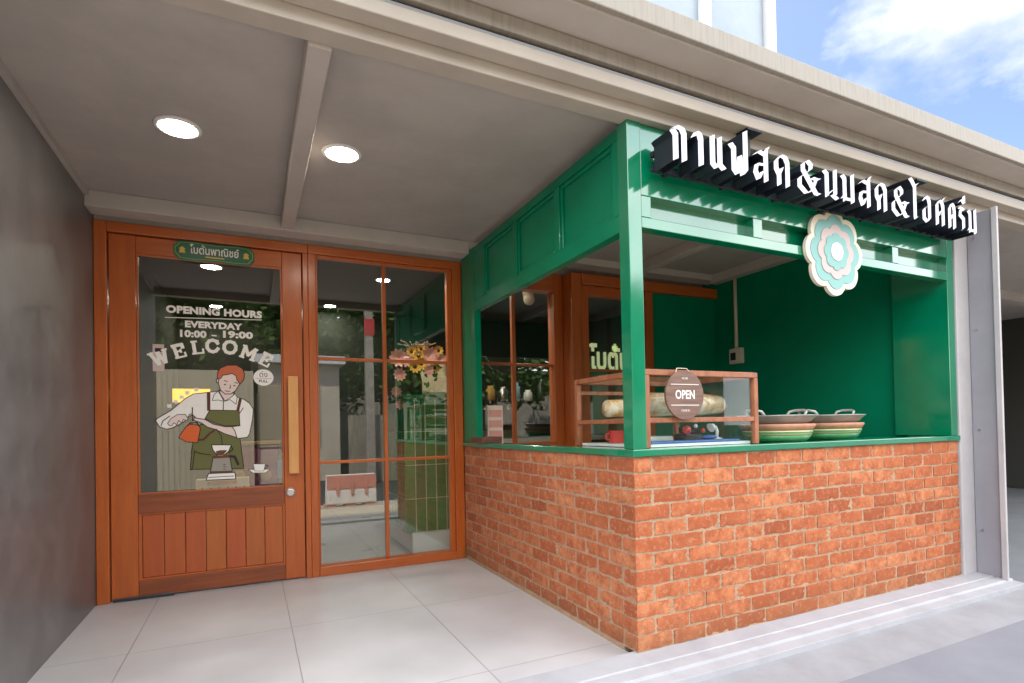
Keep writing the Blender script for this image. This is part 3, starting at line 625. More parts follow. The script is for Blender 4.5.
G = {
 'ko': [[(.25,0),(.25,.74),(.05,.86)],[(.05,.88),(.32,.98),(.70,.94),(.84,.80),(.84,0)]],
 'aa': [[(.02,.80),(.30,.97),(.62,.92),(.74,.78),(.74,0)]],
 'ae': [[(.18,1),(.18,.16),(.42,.04)],[(.66,1),(.66,.16),(.92,.04)]],
 'fo': [[(.04,.92),(.22,.80),(.22,.16),(.40,.02),(.54,.60),(.68,.02),(.86,.16),(.86,1.42)]],
 'so': [[(.05,.78),(.35,.92),(.84,.84)],[(.84,1.0),(.84,0)],[(.30,.02),(.10,.26),(.20,.50),(.80,.54)],[(.30,.02),(.58,.30)],[(.72,.88),(1.0,1.12)]],
 'do': [[(.28,0),(.28,.34),(.10,.52),(.10,.78),(.42,.98),(.72,.94),(.86,.78),(.86,0)],[(.28,.34),(.48,.58)]],
 'and': [[(1.0,.0),(.86,.0),(.28,.72),(.28,.92),(.48,1.06),(.64,.94),(.62,.78),(.12,.42),(.12,.16),(.40,-.04),(.66,.06),(.88,.50),(.70,.52)],[(.88,.50),(1.02,.52)]],
 'no': [[(.02,.90),(.22,.80),(.22,.02)],[(.22,.06),(.74,.32)],[(.84,1.0),(.84,.12)],[(.62,.12),(1.0,.0)]],
 'mo': [[(.02,.90),(.22,.80),(.22,.02)],[(.0,.10),(.24,.26)],[(.22,.10),(.84,.10)],[(.84,1.0),(.84,0)]],
 'ai': [[(.86,.10),(.62,.02),(.54,.14),(.54,1.24),(.30,1.40),(.04,1.52)],[(.54,1.24),(.90,1.40)]],
 'or': [[(.10,.80),(.42,.98),(.74,.92),(.84,.76),(.84,.14),(.52,.0),(.16,.12),(.16,.46),(.40,.56)]],
 'sho': [[(.20,0),(.20,.80),(.48,.98),(.72,.92),(.84,.76),(.84,0)],[(.34,.34),(.52,.54)],[(.66,.92),(1.05,1.14)]],
 'kho': [[(.20,0),(.20,.80),(.48,.98),(.72,.92),(.84,.76),(.84,0)],[(.34,.34),(.52,.54)]],
 'ro': [[(.06,.92),(.82,.86)],[(.30,.84),(.20,.62),(.74,.48),(.74,.10),(.46,.02)],[(.10,1.14),(.50,1.28),(.90,1.14)],[(.86,1.14),(.86,1.44)]],
}
row = [('ko',670,690),('aa',691.5,707),('ae',708,728),('fo',728,751),('so',752,771),('do',773,792),('and',795,821),('no',822,839),('mo',840,856),('so',857,872),
       ('do',873.5,888),('and',889,909),('ai',908,920),('or',920.5,931.5),('sho',933,945),('kho',946,956),('ro',956.5,965.5),('mo',966,976.5)]
zS, hS = 2.158, .147
for k, u0, u1 in row:
    a, b = on(1, yS0, u0, 190).x, on(1, yS0, u1, 190).x; nw = .0308
    mb = MB()
    for st in G[k]:
        nib(mb, [(a+nw/2+(b-a-nw)*x, zS+hS*z) for x, z in st], (nw, .016), yS0, yS1)
    obj('letter', mb, ['letter', 'navy'], S)
xa, xb = on(1, yS0, 672, 190).x, on(1, yS0, 975, 190).x
m = MB()
for z in (2.170, 2.235): m.box(xa+.004, xb-.01, yS1+.0015, yS1+.022, z-.011, z+.011)
obj('mounting_rail', m, 'navy', S)
for u in (747, 912):
    x = on(1, -.065, u, 135).x
    m = MB(); m.box(x-.05, x+.05, -.112, -.045, 2.428, 2.4365); m.box(x-.012, x+.012, -.072, -.055, 2.17, 2.4275); obj('bracket', m, 'navy', S)
for i in range(7):
    x = .2+i*.36; m = MB(); m.box(x-.008, x+.008, yS1+.0225, -.003, 2.162, 2.178); obj('spacer', m, 'navy', S)

# scalloped badge
BX, BZ = 1.378, 1.952
bd = thing('scalloped_badge', 'round scalloped badge in cream, teal and pink on the green fascia', 'badge', (BX, -.05, BZ-.24))
def scallop(r, amp, n=8, ph=0, k=144):
    return [(BX+(r+amp*abs(math.cos(n/2*(t+ph)))**.75)*math.cos(t), BZ+(r+amp*abs(math.cos(n/2*(t+ph)))**.8)*math.sin(t)) for t in (2*math.pi*i/k for i in range(k))]
def smoothscallop(r, amp, n=8, ph=0, k=144):
    return [(BX+(r+amp*math.cos(n*(t+ph)))*math.cos(t), BZ+(r+amp*math.cos(n*(t+ph)))*math.sin(t)) for t in (2*math.pi*i/k for i in range(k))]
ph = R(0)
for nm, poly, y, mt in (('backing', scallop(.205, .034), -.026, 'cream'), ('outer_ring', scallop(.174, .030), -.0295, 'teal'),
                        ('middle_ring', scallop(.128, .022), -.033, 'pinkgrey'), ('inner_ring', scallop(.089, .014), -.0365, 'teal'),
                        ('centre', smoothscallop(.050, .001, 8, ph), -.040, 'vinyl')):
    m = MB(); m.prism_xz(poly, y, -.006 if nm == 'backing' else y+.0036); obj(nm, m, mt, bd, bevel=.002 if nm == 'backing' else 0)

# ================================================================== DOOR GRAPHICS
yG = D-.0046
pl = thing('name_plaque', 'small green plaque with gold edge hung over the door glass', 'sign', (-1.725, yd-.012, 2.16))
PX, PZ, pw_, ph_ = -1.727, 2.218, .236, .058
def plaque_poly(kx, kz):
    w_, h_ = pw_*kx, ph_*kz; c = .028
    return [(PX-w_, PZ-h_+c), (PX-w_+c*.3, PZ-h_+c*.9), (PX-w_+c, PZ-h_), (PX-w_*.55, PZ-h_-.004), (PX, PZ-h_+.002), (PX+w_*.55, PZ-h_-.004), (PX+w_-c, PZ-h_), (PX+w_-c*.3, PZ-h_+c*.9), (PX+w_, PZ-h_+c),
            (PX+w_, PZ+h_-c), (PX+w_-c*.3, PZ+h_-c*.9), (PX+w_-c, PZ+h_), (PX+w_*.55, PZ+h_+.004), (PX, PZ+h_-.002), (PX-w_*.55, PZ+h_+.004), (PX-w_+c, PZ+h_), (PX-w_+c*.3, PZ+h_-c*.9), (PX-w_, PZ+h_-c)]
m = MB(); m.prism_xz(plaque_poly(1, 1), yd-.014, yd-.002); obj('backing', m, 'plaque', pl)
m = MB(); m.prism_xz(plaque_poly(.965, .88), yd-.0152, yd-.0141); obj('border', m, 'lime', pl)
m = MB(); m.prism_xz(plaque_poly(.945, .82), yd-.0164, yd-.0153); obj('face', m, 'plaque', pl)
obj('lettering', text_mb('โบตั๋นพาณิชย์', .072, PX, PZ+.006, yd-.0172, bold=.0012, width=.285), 'vinyl', pl)
m = MB(); m.box(PX-.055, PX+.055, yd-.0172, yd-.0166, PZ-.036, PZ-.028); obj('underline', m, 'gold', pl)
for sx in (-1, 1):
    cx = PX+sx*.186; m = MB()
    m.prism_xz([(cx-.02, PZ+.008), (cx, PZ+.024), (cx+.02, PZ+.008), (cx+.012, PZ+.006), (cx+.018, PZ-.018), (cx-.018, PZ-.018), (cx-.012, PZ+.006)], yd-.0172, yd-.0166)
    obj('emblem', m, 'gold', pl)

def gx(u, v): q = on(1, yG, u, v); return (q.x, q.z)
hrs = thing('opening_hours_lettering', 'white vinyl opening hours lettering on the upper door glass', 'lettering', (-1.75, yG, 1.8))
def line(nm, body, u0, v0, u1, v1, h, bold):
    a, b = gx(u0, v0), gx(u1, v1); c = ((a[0]+b[0])/2, (a[1]+b[1])/2)
    return obj(nm, text_mb(body, h, c[0], c[1], yG-.0006, bold=bold, width=b[0]-a[0], space=1.05), 'vinyl', hrs)
line('heading', 'OPENING HOURS', 166, 311, 262, 313.5, .062, .0034)
line('day_line', 'EVERYDAY', 185, 325, 242.5, 326.5, .056, .003)
line('opening_time', '10:00', 180, 334, 206.5, 334.5, .060, .003); line('dash', '-', 211.5, 335, 216.5, 335, .05, .002); line('closing_time', '19:00', 223, 335, 253, 335.5, .060, .003)
m = MB(); flat_stroke(m, [gx(165, 317.3), gx(261.5, 320)], .005, yG-.0006); obj('underline', m, 'vinyl', hrs)

wel = thing('welcome_lettering', 'white arched WELCOME in slab serif vinyl letters on the door glass', 'lettering', (-1.74, yG, 1.5))
LET = {'W': ([(-.5,.5),(-.24,-.5),(0,.3),(.24,-.5),(.5,.5)], [[(-.66,.5),(-.34,.5)],[(.34,.5),(.66,.5)],[(-.12,.42),(.12,.42)]]),
       'E': ([(.34,.22),(.34,.5),(-.34,.5)], [[(-.22,.5),(-.22,-.5)],[(-.36,-.5),(.38,-.5),(.38,-.2)],[(-.22,0),(.14,0)],[(.14,.12),(.14,-.12)]]),
       'L': ([(-.22,.5),(-.22,-.5)], [[(-.38,.5),(0,.5)],[(-.38,-.5),(.38,-.5),(.38,-.18)]]),
       'C': ([(.36,.22),(.22,.42),(0,.5),(-.24,.42),(-.4,.18),(-.4,-.18),(-.24,-.42),(0,-.5),(.22,-.42),(.38,-.2)], [[(.36,.48),(.36,.16)]]),
       'O': ([(0,.5),(-.26,.42),(-.42,.16),(-.42,-.16),(-.26,-.42),(0,-.5),(.26,-.42),(.42,-.16),(.42,.16),(.26,.42),(0,.5)], []),
       'M': ([(-.4,-.5),(-.4,.5),(0,-.2),(.4,.5),(.4,-.5)], [[(-.56,.5),(-.36,.5)],[(.36,.5),(.56,.5)],[(-.56,-.5),(-.24,-.5)],[(.24,-.5),(.56,-.5)]])}
for ch, cu_, cv_, an in (('W',190,112,22),('E',312,72,17),('L',430,47,8),('C',530,38,1),('O',640,47,-4),('M',760,84,-19),('E',868,126,-27)):
    c = gx(130+cu_/6.4, 340+cv_/6.4); h = .078; wd = .082; ca, sa = math.cos(R(an)), math.sin(R(an)); mb = MB(); yy = yG-.0006
    for k, st in enumerate([LET[ch][0]]+LET[ch][1]):
        flat_stroke(mb, [(c[0]+x*wd*ca-z*h*sa, c[1]+x*wd*sa+z*h*ca) for x, z in st], .021 if k == 0 or (ch in 'E' and k == 1) else .012, yy-.00004*k)
    obj('letter', mb, 'vinyl', wel)

ba = thing('barista_sticker', 'vinyl drawing of a barista pouring coffee on the door glass', 'sticker', (-1.77, yG, .72))
A = lambda pts: [gx(150+x/8.533, 360+y/8.533) for x, y in pts]     # drawing traced on the glass plane
A6 = lambda pts: [gx(150+x/6.827, 420+y/6.827) for x, y in pts]
lay = [0]
def print_poly(nm, pts, mt, line_w=.0055):
    lay[0] += 1; y = yG-.0005-.00012*lay[0]
    n = len(pts); a = sum(pts[i][0]*pts[(i+1) % n][1]-pts[(i+1) % n][0]*pts[i][1] for i in range(n))
    p = pts if a > 0 else pts[::-1]
    m = MB(); m.prism_xz(p, y, y+.0001)
    if line_w: flat_stroke(m, p, line_w, y-.00003, 1, True)
    return obj(nm, m, [mt, 'ink'], ba)
print_poly('apron_skirt', A6([(300,110),(345,30),(400,35),(470,60),(560,90),(615,130),(640,330),(275,338),(285,210)]), 'apron')
print_poly('shirt', A([(370,290),(300,330),(180,430),(60,500),(50,520),(80,570),(140,590),(190,580),(240,555),(300,520),(330,480),(365,470),(400,500),(470,510),(500,480),(640,520),(770,560),(700,570),(720,600),(740,670),(830,660),(850,630),(875,500),(882,420),(850,370),(800,335),(740,315),(720,290),(650,300),(590,265),(480,278)]), 'vinyl')
print_poly('apron_bib', A([(510,428),(760,432),(766,560),(640,562),(560,540),(470,500)]), 'apron')
print_poly('apron_strap', A([(485,277),(515,272),(515,432),(487,434)]), 'strap', 0); print_poly('apron_strap', A([(760,322),(785,332),(760,440),(735,436)]), 'strap', 0)
print_poly('neck', A([(590,255),(600,290),(640,352),(705,310),(722,280),(690,285),(640,285)]), 'skin')
print_poly('shirt_collar', A([(580,265),(545,300),(532,345),(585,342),(630,352),(598,292)]), 'vinyl', .004); print_poly('shirt_collar', A([(725,288),(744,318),(735,378),(682,338),(640,352),(700,312)]), 'vinyl', .004)
print_poly('ear', A([(592,160),(568,162),(566,188),(592,202)]), 'skin')
print_poly('face', A([(588,140),(584,200),(602,258),(640,290),(690,290),(730,262),(760,212),(772,180),(745,150),(735,120),(690,110),(620,125)]), 'skin')
print_poly('hair', A([(575,150),(575,110),(600,70),(660,45),(740,45),(790,75),(808,120),(800,165),(772,205),(755,190),(740,165),(735,135),(700,115),(660,125),(620,130),(605,155),(585,165)]), 'hair')
print_poly('forearm', A([(380,493),(470,508),(540,548),(640,570),(700,570),(722,600),(742,662),(640,630),(560,592),(490,572),(440,537),(370,512)]), 'skin')
print_poly('hand', A([(150,540),(180,500),(235,465),(300,463),(325,498),(312,520),(285,505),(268,540),(245,515),(230,555),(205,535),(185,562),(165,560)]), 'skin', .004)
print_poly('kettle', A6([(245,45),(270,28),(335,36),(345,60),(325,155),(250,150),(195,120)]), 'kettle')
print_poly('dripper', A6([(420,170),(555,170),(538,212),(500,244),(460,244),(430,205)]), 'vinyl')
print_poly('coffee_grounds', A6([(448,214),(480,206),(528,205),(500,240),(458,240)]), 'coffee', 0)
print_poly('carafe', A6([(430,256),(545,250),(562,350),(412,362)]), 'glassprint')
print_poly('carafe_band', A6([(413,350),(558,345),(550,377),(420,374)]), 'coffee', 0); print_poly('carafe_collar', A6([(423,246),(552,238),(552,256),(427,264)]), 'coffee', 0)
print_poly('scale', A6([(400,366),(580,358),(586,402),(383,411)]), 'vinyl')
print_poly('saucer', A6([(672,338),(818,335),(790,360),(702,361)]), 'vinyl', .003); print_poly('cup', A6([(705,300),(787,300),(776,348),(714,348)]), 'vinyl', .003)
m = MB(); yl = yG-.006+.0024
for st, wd in ((A([(362,405),(362,520)]), .006), (A([(795,408),(765,455)]), .005), (A([(628,350),(625,425)]), .005), (A([(95,560),(110,520),(170,478)]), .005), (A([(330,470),(362,455)]), .004),
           (A([(632,176),(662,184)]), .005), (A([(722,190),(748,200)]), .005), (A([(685,215),(686,240),(678,243)]), .005), (A([(642,262),(662,268),(682,266)]), .005),
           (A([(634,210),(646,208)]), .007), (A([(714,220),(727,220)]), .007), (A6([(305,212),(340,228),(415,238)]), .005), (A6([(305,212),(290,335)]), .005), (A6([(455,62),(488,110),(494,170)]), .005),
           (A6([(545,248),(578,250),(602,302)]), .016), (A6([(502,304),(514,304)]), .004), (A6([(502,320),(516,320)]), .004), (A6([(502,336),(514,336)]), .004), (A6([(788,308),(808,312),(782,338)]), .005), (A6([(400,392),(572,382)]), .004),
           (A6([(555,180),(566,200),(540,222)]), .007), (A6([(255,40),(275,20),(320,18),(335,40)]), .008)):
    flat_stroke(m, st, wd, yl)
obj('drawn_line', m, 'ink', ba)
m = MB(); flat_stroke(m, A6([(330,138),(368,132),(408,92),(440,70)]), .012, yl-.0002); obj('kettle_spout', m, 'strap', ba)
for x, y in ((165,392),(218,355),(270,318),(318,280),(395,255)):
    m = MB()
    for k in range(4):
        flat_stroke(m, A([(x-14+k*8, y-12+random.uniform(-4, 4)), (x-8+k*8, y+12+random.uniform(-6, 6))]), .006, yl)
    flat_stroke(m, A([(x-18, y+4), (x+18, y-8)]), .005, yl-.0001)
    obj('vinyl_character', m, 'vinyl', ba)

pst = thing('pull_sticker', 'white oval pull sticker near the door handle', 'sticker', (-1.4, yG, 1.36))
c = gx(263.5, 377.5); m = MB(); m.prism_xz([(c[0]+.063*math.cos(t), c[1]+.056*math.sin(t)) for t in (2*math.pi*i/40 for i in range(40))], yG-.0008, yG-.0002); obj('oval', m, 'vinyl', pst)
obj('lettering', merge(text_mb('ดึง', .05, c[0], c[1]+.018, yG-.0012, width=.05), text_mb('PULL', .026, c[0], c[1]-.026, yG-.0012, width=.056, bold=.0006)), 'ink', pst)
m = MB(); flat_stroke(m, [(c[0]-.05, c[1]-.006), (c[0]+.05, c[1]-.006)], .002, yG-.0012); obj('rule', m, 'ink', pst)
nst = thing('notice_sticker', 'small upright notice sticker behind the first letter of WELCOME', 'sticker', (-2.05, yG, 1.4))
a, b = gx(152.5, 344), gx(164.5, 371.5)
m = MB(); m.box(a[0], b[0], yG-.0004, yG-.0001, b[1], a[1]); obj('sheet', m, 'pinkgrey', nst)
m = MB(); hh = a[1]-b[1]; ww = b[0]-a[0]
m.box(a[0]+ww*.2, a[0]+ww*.8, yG-.0005, yG-.00042, b[1]+hh*.72, b[1]+hh*.86); obj('picture', m, 'ink', nst)
m = MB(); m.prism_xz([(a[0]+ww/2+ww*.3*math.cos(t), b[1]+hh*.45+ww*.3*math.sin(t)) for t in (2*math.pi*i/20 for i in range(20))], yG-.0005, yG-.00042); obj('red_mark', m, 'hair', nst)

# ================================================================== LAMPS
def downlight(x, y, zc, label, r=.1, mt='lamp', grp='recessed ceiling lamps'):
    t = thing('ceiling_light', label, 'ceiling lamp', (x, y, zc-.01), grp)
    m = MB(); m.lathe([(r*.78, -.004), (r*.80, -.010), (r*.98, -.007), (r, -.0005), (r*.78, -.0005)], (x, y, zc), 40, close=False); obj('trim_ring', m, 'white', t, smooth=True)
    m = MB(); m.lathe([(.001, -.006), (r*.785, -.006)], (x, y, zc), 40, close=False); obj('diffuser', m, mt, t)
    return t
downlight(-1.816, .993, ZC, 'round recessed ceiling lamp nearer the grey cement wall')
downlight(-1.085, .945, ZC, 'round recessed ceiling lamp on the kiosk side of the ceiling beam')
for x, y, lb in ((.30, 3.0, 'indoor round ceiling lamp seen through the kiosk window'), (1.3, 3.3, 'indoor round ceiling lamp seen over the lettered glass'), (-.24, 3.85, 'indoor round ceiling lamp behind the tall window and flowers'), (-.6, 5.3, 'indoor round ceiling lamp deepest behind the tall window'), (-1.9, 5.8, 'indoor round ceiling lamp behind the door glass'), (-.45, 2.40, 'added fill lamp out of view just inside the tall window')):
    downlight(x, y, 2.62, lb, .085, 'counter_fill' if y < 2.5 else 'lamp_in')  # the one nearest the glass is an added, unseen fill for the counter

# ================================================================== DISPLAY CASE ON THE COUNTER
zt0 = .919
dc = thing('display_case', 'wood framed glass display case standing on the green counter', 'display case', (.47, .3, zt0))
X0, X1, Y0, Y1, Z1 = .112, .845, .050, .66, 1.285
m = MB(); t = .028
for x in (X0, X1-t):
    for y in (Y0, Y1-t): m.box(x, x+t, y, y+t, zt0, Z1-t)
for y in (Y0, Y1-t): m.box(X0, X1, y+.001, y+t-.001, Z1-t+.0005, Z1)
for x in (X0, X1-t): m.box(x+.001, x+t-.001, Y0+t, Y1-t, Z1-t+.0005, Z1-.001)
obj('frame', m, 'wood_case', dc, bevel=.003)
m = MB()
for y in (Y0, Y1-t): m.box(X0+t, X1-t, y+.004, y+t-.004, 1.035, 1.058)
for x in (X0, X1-t): m.box(x+.004, x+t-.004, Y0+t, Y1-t, 1.0355, 1.0575)
m.box(X0+t, X1-t, Y1-t+.004, Y1-.004, 1.2, 1.22)
obj('middle_rail', m, 'wood_case', dc, bevel=.002)
m = MB(); m.box(X0+.02, X1-.02, Y0+.014, Y0+.018, zt0+.002, Z1-t); m.box(X0+.014, X0+.018, Y0+.02, Y1-.02, zt0+.002, Z1-t); m.box(X1-.018, X1-.014, Y0+.02, Y1-.02, zt0+.002, Z1-t); obj('glass_side', m, 'case_glass', dc)
m = MB(); m.box(X0+t, X1-t, Y0+t, Y1-t, 1.060, 1.066); obj('glass_shelf', m, 'case_glass', dc)
m = MB(); m.box(X0+.01, X1-.01, Y0+.02, Y1-.02, Z1+.0005, Z1+.005); obj('glass_top', m, 'case_glass', dc)
m = MB(); m.box(X0+.02, X1-.02, Y0+.04, Y1-.04, zt0+.001, zt0+.014); obj('base_board', m, 'marble', dc)
# bread roll in clear bag
bb = thing('bagged_waffle_roll', 'long waffle coloured roll in a clear bag on the case shelf', 'food', (.45, .25, 1.067))
m = MB(); pr = [(.20, .24, .050), (.30, .235, .060), (.45, .235, .058), (.60, .24, .058), (.765, .245, .052)]
m.tube([(x, y, 1.128) for x, y, r in pr], [r for *_, r in pr], 16); obj('roll', m, 'bread', bb, smooth=True)
m = MB(); m.tube([(.155, .24, 1.13), (.18, .24, 1.128), (.30, .236, 1.13), (.60, .24, 1.13), (.775, .245, 1.128), (.803, .25, 1.115)], [.03, .056, .062, .061, .056, .01], 14, cap=False); obj('bag', m, 'film', bb, smooth=True)
bk = thing('brown_rolled_wafer', 'rolled brown wafer with an open end on the case shelf', 'food', (.2, .44, 1.067))
m = MB(); m.tube([(.15, .40, 1.115), (.30, .42, 1.118), (.45, .43, 1.115)], [.045, .047, .04], 16); obj('wafer', m, 'bread', bk, smooth=True)
# lower level: little things on a printed blue tray
tb = thing('blue_tray', 'blue printed tray at the front of the case floor', 'tray', (.45, .12, .934))
m = MB(); m.box(.18, .76, .095, .20, .934, .945); obj('tray', m, 'blue', tb, bevel=.004)
FG = dict(cat='figurine', group='little things in the display case')
def cup(x, y, z, r, h, mt, lb):
    q = MB(); q.lathe([(r*.80, 0), (r, h*.92), (r*1.06, h*.93), (r*1.06, h), (r*.92, h), (r*.74, .006), (.001, .006)], (x, y, z), 22, close=False)
    q.tube([(x-r*.9, y, z+h*.8), (x-r*1.55, y, z+h*.7), (x-r*1.5, y, z+h*.35), (x-r*.85, y, z+h*.25)], .005, 7); obj('little_cup', q, mt, smooth=2, label=lb, **FG)
cup(.22, .42, .934, .045, .065, 'red', 'red plastic cup near the left glass of the display case')
cup(.225, .22, .934, .026, .062, 'pink_plastic', 'salmon cup beside the front corner of the display case')
tm = thing('toy_machine', 'black toy machine with red and white knobs on the case floor', 'figurine', (.60, .30, .934)); tm['group'] = FG['group']
q = MB(); q.box(.54, .68, .27, .35, .934, .975); q.box(.57, .66, .28, .345, .9755, 1.01); obj('body', q, 'black', tm, bevel=.008)
q = MB(); q.ball((.555, .262, .995), .024); obj('red_knob', q, 'red', tm, smooth=True)
q = MB(); q.ball((.625, .27, 1.015), .011); obj('white_knob', q, 'white', tm, smooth=True)
q = MB(); q.ball((.668, .262, .99), .013); obj('red_knob', q, 'red', tm, smooth=True)
gl = thing('goose_neck_lamp', 'little white goose neck lamp inside the right of the case', 'figurine', (.75, .25, .934)); gl['group'] = FG['group']
q = MB(); q.lathe([(.030, 0), (.030, .012), (.012, .018)], (.755, .25, .934), 18); obj('base', q, 'white', gl, smooth=2)
q = MB(); q.tube([(.755, .25, .95), (.76, .25, .985), (.748, .25, 1.008), (.725, .25, 1.012)], .008, 8); obj('neck', q, 'white', gl, smooth=True)
q = MB(); q.tube([(.735, .25, 1.015), (.712, .25, 1.004)], [.012, .026], 14); obj('shade', q, 'white', gl, smooth=2)
wr = MB(); wr.box(.30, .52, .32, .52, .9345, .965); obj('wrapped_parcel', wr, 'marble', label='pale flat parcel lying at the back of the case floor', cat='parcel', bevel=.01)
m = MB(); m.ball((.62, .17, .957), .05, .03, .012); obj('blue_cloth', m, 'blue', label='crumpled blue cloth lying on the blue tray', cat='cloth', smooth=True)
# OPEN disc hanging on the case
oc = on(1, .030, 684.5, 395)
os_ = thing('open_sign', 'round brown wooden OPEN sign hung on the display case', 'sign', (oc.x, .03, oc.z-.12))
rr = .117
m = MB(); m.prism_xz([(oc.x+rr*math.cos(t), oc.z+rr*math.sin(t)) for t in (2*math.pi*i/56 for i in range(56))], .026, .038); obj('disc', m, 'wood_disc', os_, bevel=.002)
m = merge(text_mb('OPEN', .058, oc.x, oc.z, .0252, width=.118, bold=.0012), text_mb('WE ARE', .014, oc.x, oc.z+.078, .0252, width=.036), text_mb('COME IN', .013, oc.x, oc.z-.074, .0252, width=.05))
flat_stroke(m, [(oc.x-.085, oc.z+.050), (oc.x+.085, oc.z+.050)], .003, .0252); flat_stroke(m, [(oc.x-.085, oc.z-.048), (oc.x+.085, oc.z-.048)], .003, .0252)
obj('lettering', m, 'vinyl', os_)
m = MB(); m.tube([(oc.x-.05, .0325, oc.z+.100), (oc.x-.03, .045, Z1+.007), (oc.x+.03, .045, Z1+.007), (oc.x+.05, .0325, oc.z+.100)], .002, 6); obj('cord', m, 'paper', os_)

# clay stoves with pans
def stove(cx, cy, lb, lb2, first=None):
    if first is None:
        a = thing('clay_stove', lb, 'stove', (cx, cy, zt0), 'clay stoves on the counter')
        m = MB(); m.lathe([(.150, .0), (.165, .012), (.178, .034)], (cx, cy, zt0), 40); obj('green_band', m, 'glaze_green', a, smooth=True)
        m = MB(); m.lathe([(.179, .0342), (.186, .060)], (cx, cy, zt0), 40); obj('yellow_band', m, 'glaze_yellow', a, smooth=True)
        m = MB(); m.lathe([(.1865, .0465), (.1885, .0505), (.1865, .0545)], (cx, cy, zt0), 40, close=False); obj('thin_line', m, 'glaze_green', a, smooth=True)
        m = MB(); m.lathe([(.1855, .0602), (.196, .080), (.202, .092), (.196, .097), (.18, .085), (.10, .07)], (cx, cy, zt0), 40); obj('terracotta_rim', m, 'terracotta', a, smooth=True)
        b = thing('metal_pan', lb2, 'pan', (cx, cy, zt0+.08), 'metal pans on the clay stoves')
        m = MB(); m.lathe([(.09, .080), (.13, .086), (.178, .112), (.205, .140), (.212, .143), (.207, .147), (.19, .134), (.13, .10), (.02, .092)], (cx, cy, zt0), 44); obj('bowl', m, 'alu', b, smooth=True)
        for s in (-1, 1):
            m = MB(); x = cx+s*.165
            m.tube([(x-s*.0, cy-.06, zt0+.143), (x+s*.02, cy-.055, zt0+.168), (x+s*.035, cy-.03, zt0+.175), (x+s*.035, cy+.03, zt0+.175), (x+s*.02, cy+.055, zt0+.168), (x, cy+.06, zt0+.143)], .008, 8); obj('handle', m, 'alu', b, smooth=True)
        return a, b
    r = []
    for o, l in zip(first, (lb, lb2)):
        c = copy_tree(o); c.location = Vector(o.location)+Vector((cx-first[0].location.x, cy-first[0].location.y, 0)); c['label'] = l; r.append(c)
    return r
st = stove(1.21, .24, 'banded clay stove next to the glass display case', 'shallow metal pan on the clay stove next to the glass case')
stove(1.74, .30, 'banded clay stove nearer the end of the counter', 'shallow metal pan on the clay stove nearer the counter end', st)

# tray and papers on the back corner of the counter
m = MB(); m.box(-.06, .10, 1.62, 1.84, .9185, .932); m.box(-.06, -.046, 1.62, 1.84, .9325, .962); m.box(.086, .10, 1.62, 1.84, .9325, .962); m.box(-.046, .086, 1.62, 1.634, .9325, .962)
obj('wooden_tray', m, 'wood_dark', label='small dark wooden tray at the back corner of the counter', cat='tray', bevel=.003)
ml = thing('menu_card', 'upright printed menu card behind the dark wooden tray', 'menu', (.15, 1.95, .905))
m = MB(); m.box(.13, .26, 1.955, 1.965, .90, 1.20); obj('card', m, 'paper', ml)
m = MB()
for i in range(3): m.box(.14, .25, 1.952, 1.9545, .95+i*.08, 1.005+i*.08)
obj('picture', m, 'pink_plastic', ml)

# ================================================================== INDOORS
tcn = thing('tiled_counter', 'indoor counter clad in long green tiles on a white plinth', 'counter', (-.13, 2.9, 0))
CX0, CX1, CY0, CY1 = -.385, .125, 2.50, 3.35
m = MB(); m.box(CX0+.06, CX1, CY0+.02, CY1, .0, .17); obj('plinth', m, 'white', tcn)
m = MB(); m.box(CX0+.004, CX1, CY0+.004, CY1, .171, 1.29); obj('grout_core', m, 'grout', tcn)
m = MB(); tw, th = .089, .283
nx = int((CX1-CX0)/tw); 
for i in range(nx):
    for j in range(4): m.box(CX0+i*tw+.0035, CX0+(i+1)*tw-.0035, CY0, CY0+.008, .171+j*th*.985+.003, .171+(j+1)*th*.985-.003)
ny = int((CY1-CY0)/tw)
for i in range(ny):
    for j in range(4): m.box(CX0, CX0+.008, CY0+.01+i*tw+.0035, CY0+.01+(i+1)*tw-.0035, .171+j*th*.985+.003, .171+(j+1)*th*.985-.003)
obj('tile_cladding', m, 'tile_green', tcn, bevel=.002)
m = MB(); m.box(CX0-.01, CX1, CY0-.012, CY1, 1.2905, 1.315); obj('counter_slab', m, 'tile_green', tcn)
fl = thing('flower_vase', 'black vase of pink and yellow flowers on the tiled counter', 'flowers', (-.24, 2.68, 1.315))
m = MB(); m.lathe([(.05, 0), (.062, .02), (.066, .12), (.05, .19), (.058, .22)], (-.24, 2.68, 1.315), 20); obj('vase', m, 'black', fl, smooth=True)
def flower(c, r, mt, n=9, layers=2):
    mb = MB()
    for l in range(layers):
        for k in range(n):
            t = 2*math.pi*(k+.5*l)/n; q = r*(1-.3*l); d = Vector((math.cos(t), -.35, math.sin(t)))*q; p = Vector((-math.sin(t), 0, math.cos(t)))*q*.3
            o = Vector(c)+Vector((0, -.004*l, 0)); mb.add([o, o+d*.6+p, o+d, o+d*.6-p], [(0, 1, 2, 3)])
    return mb
rnd = random.Random(3)
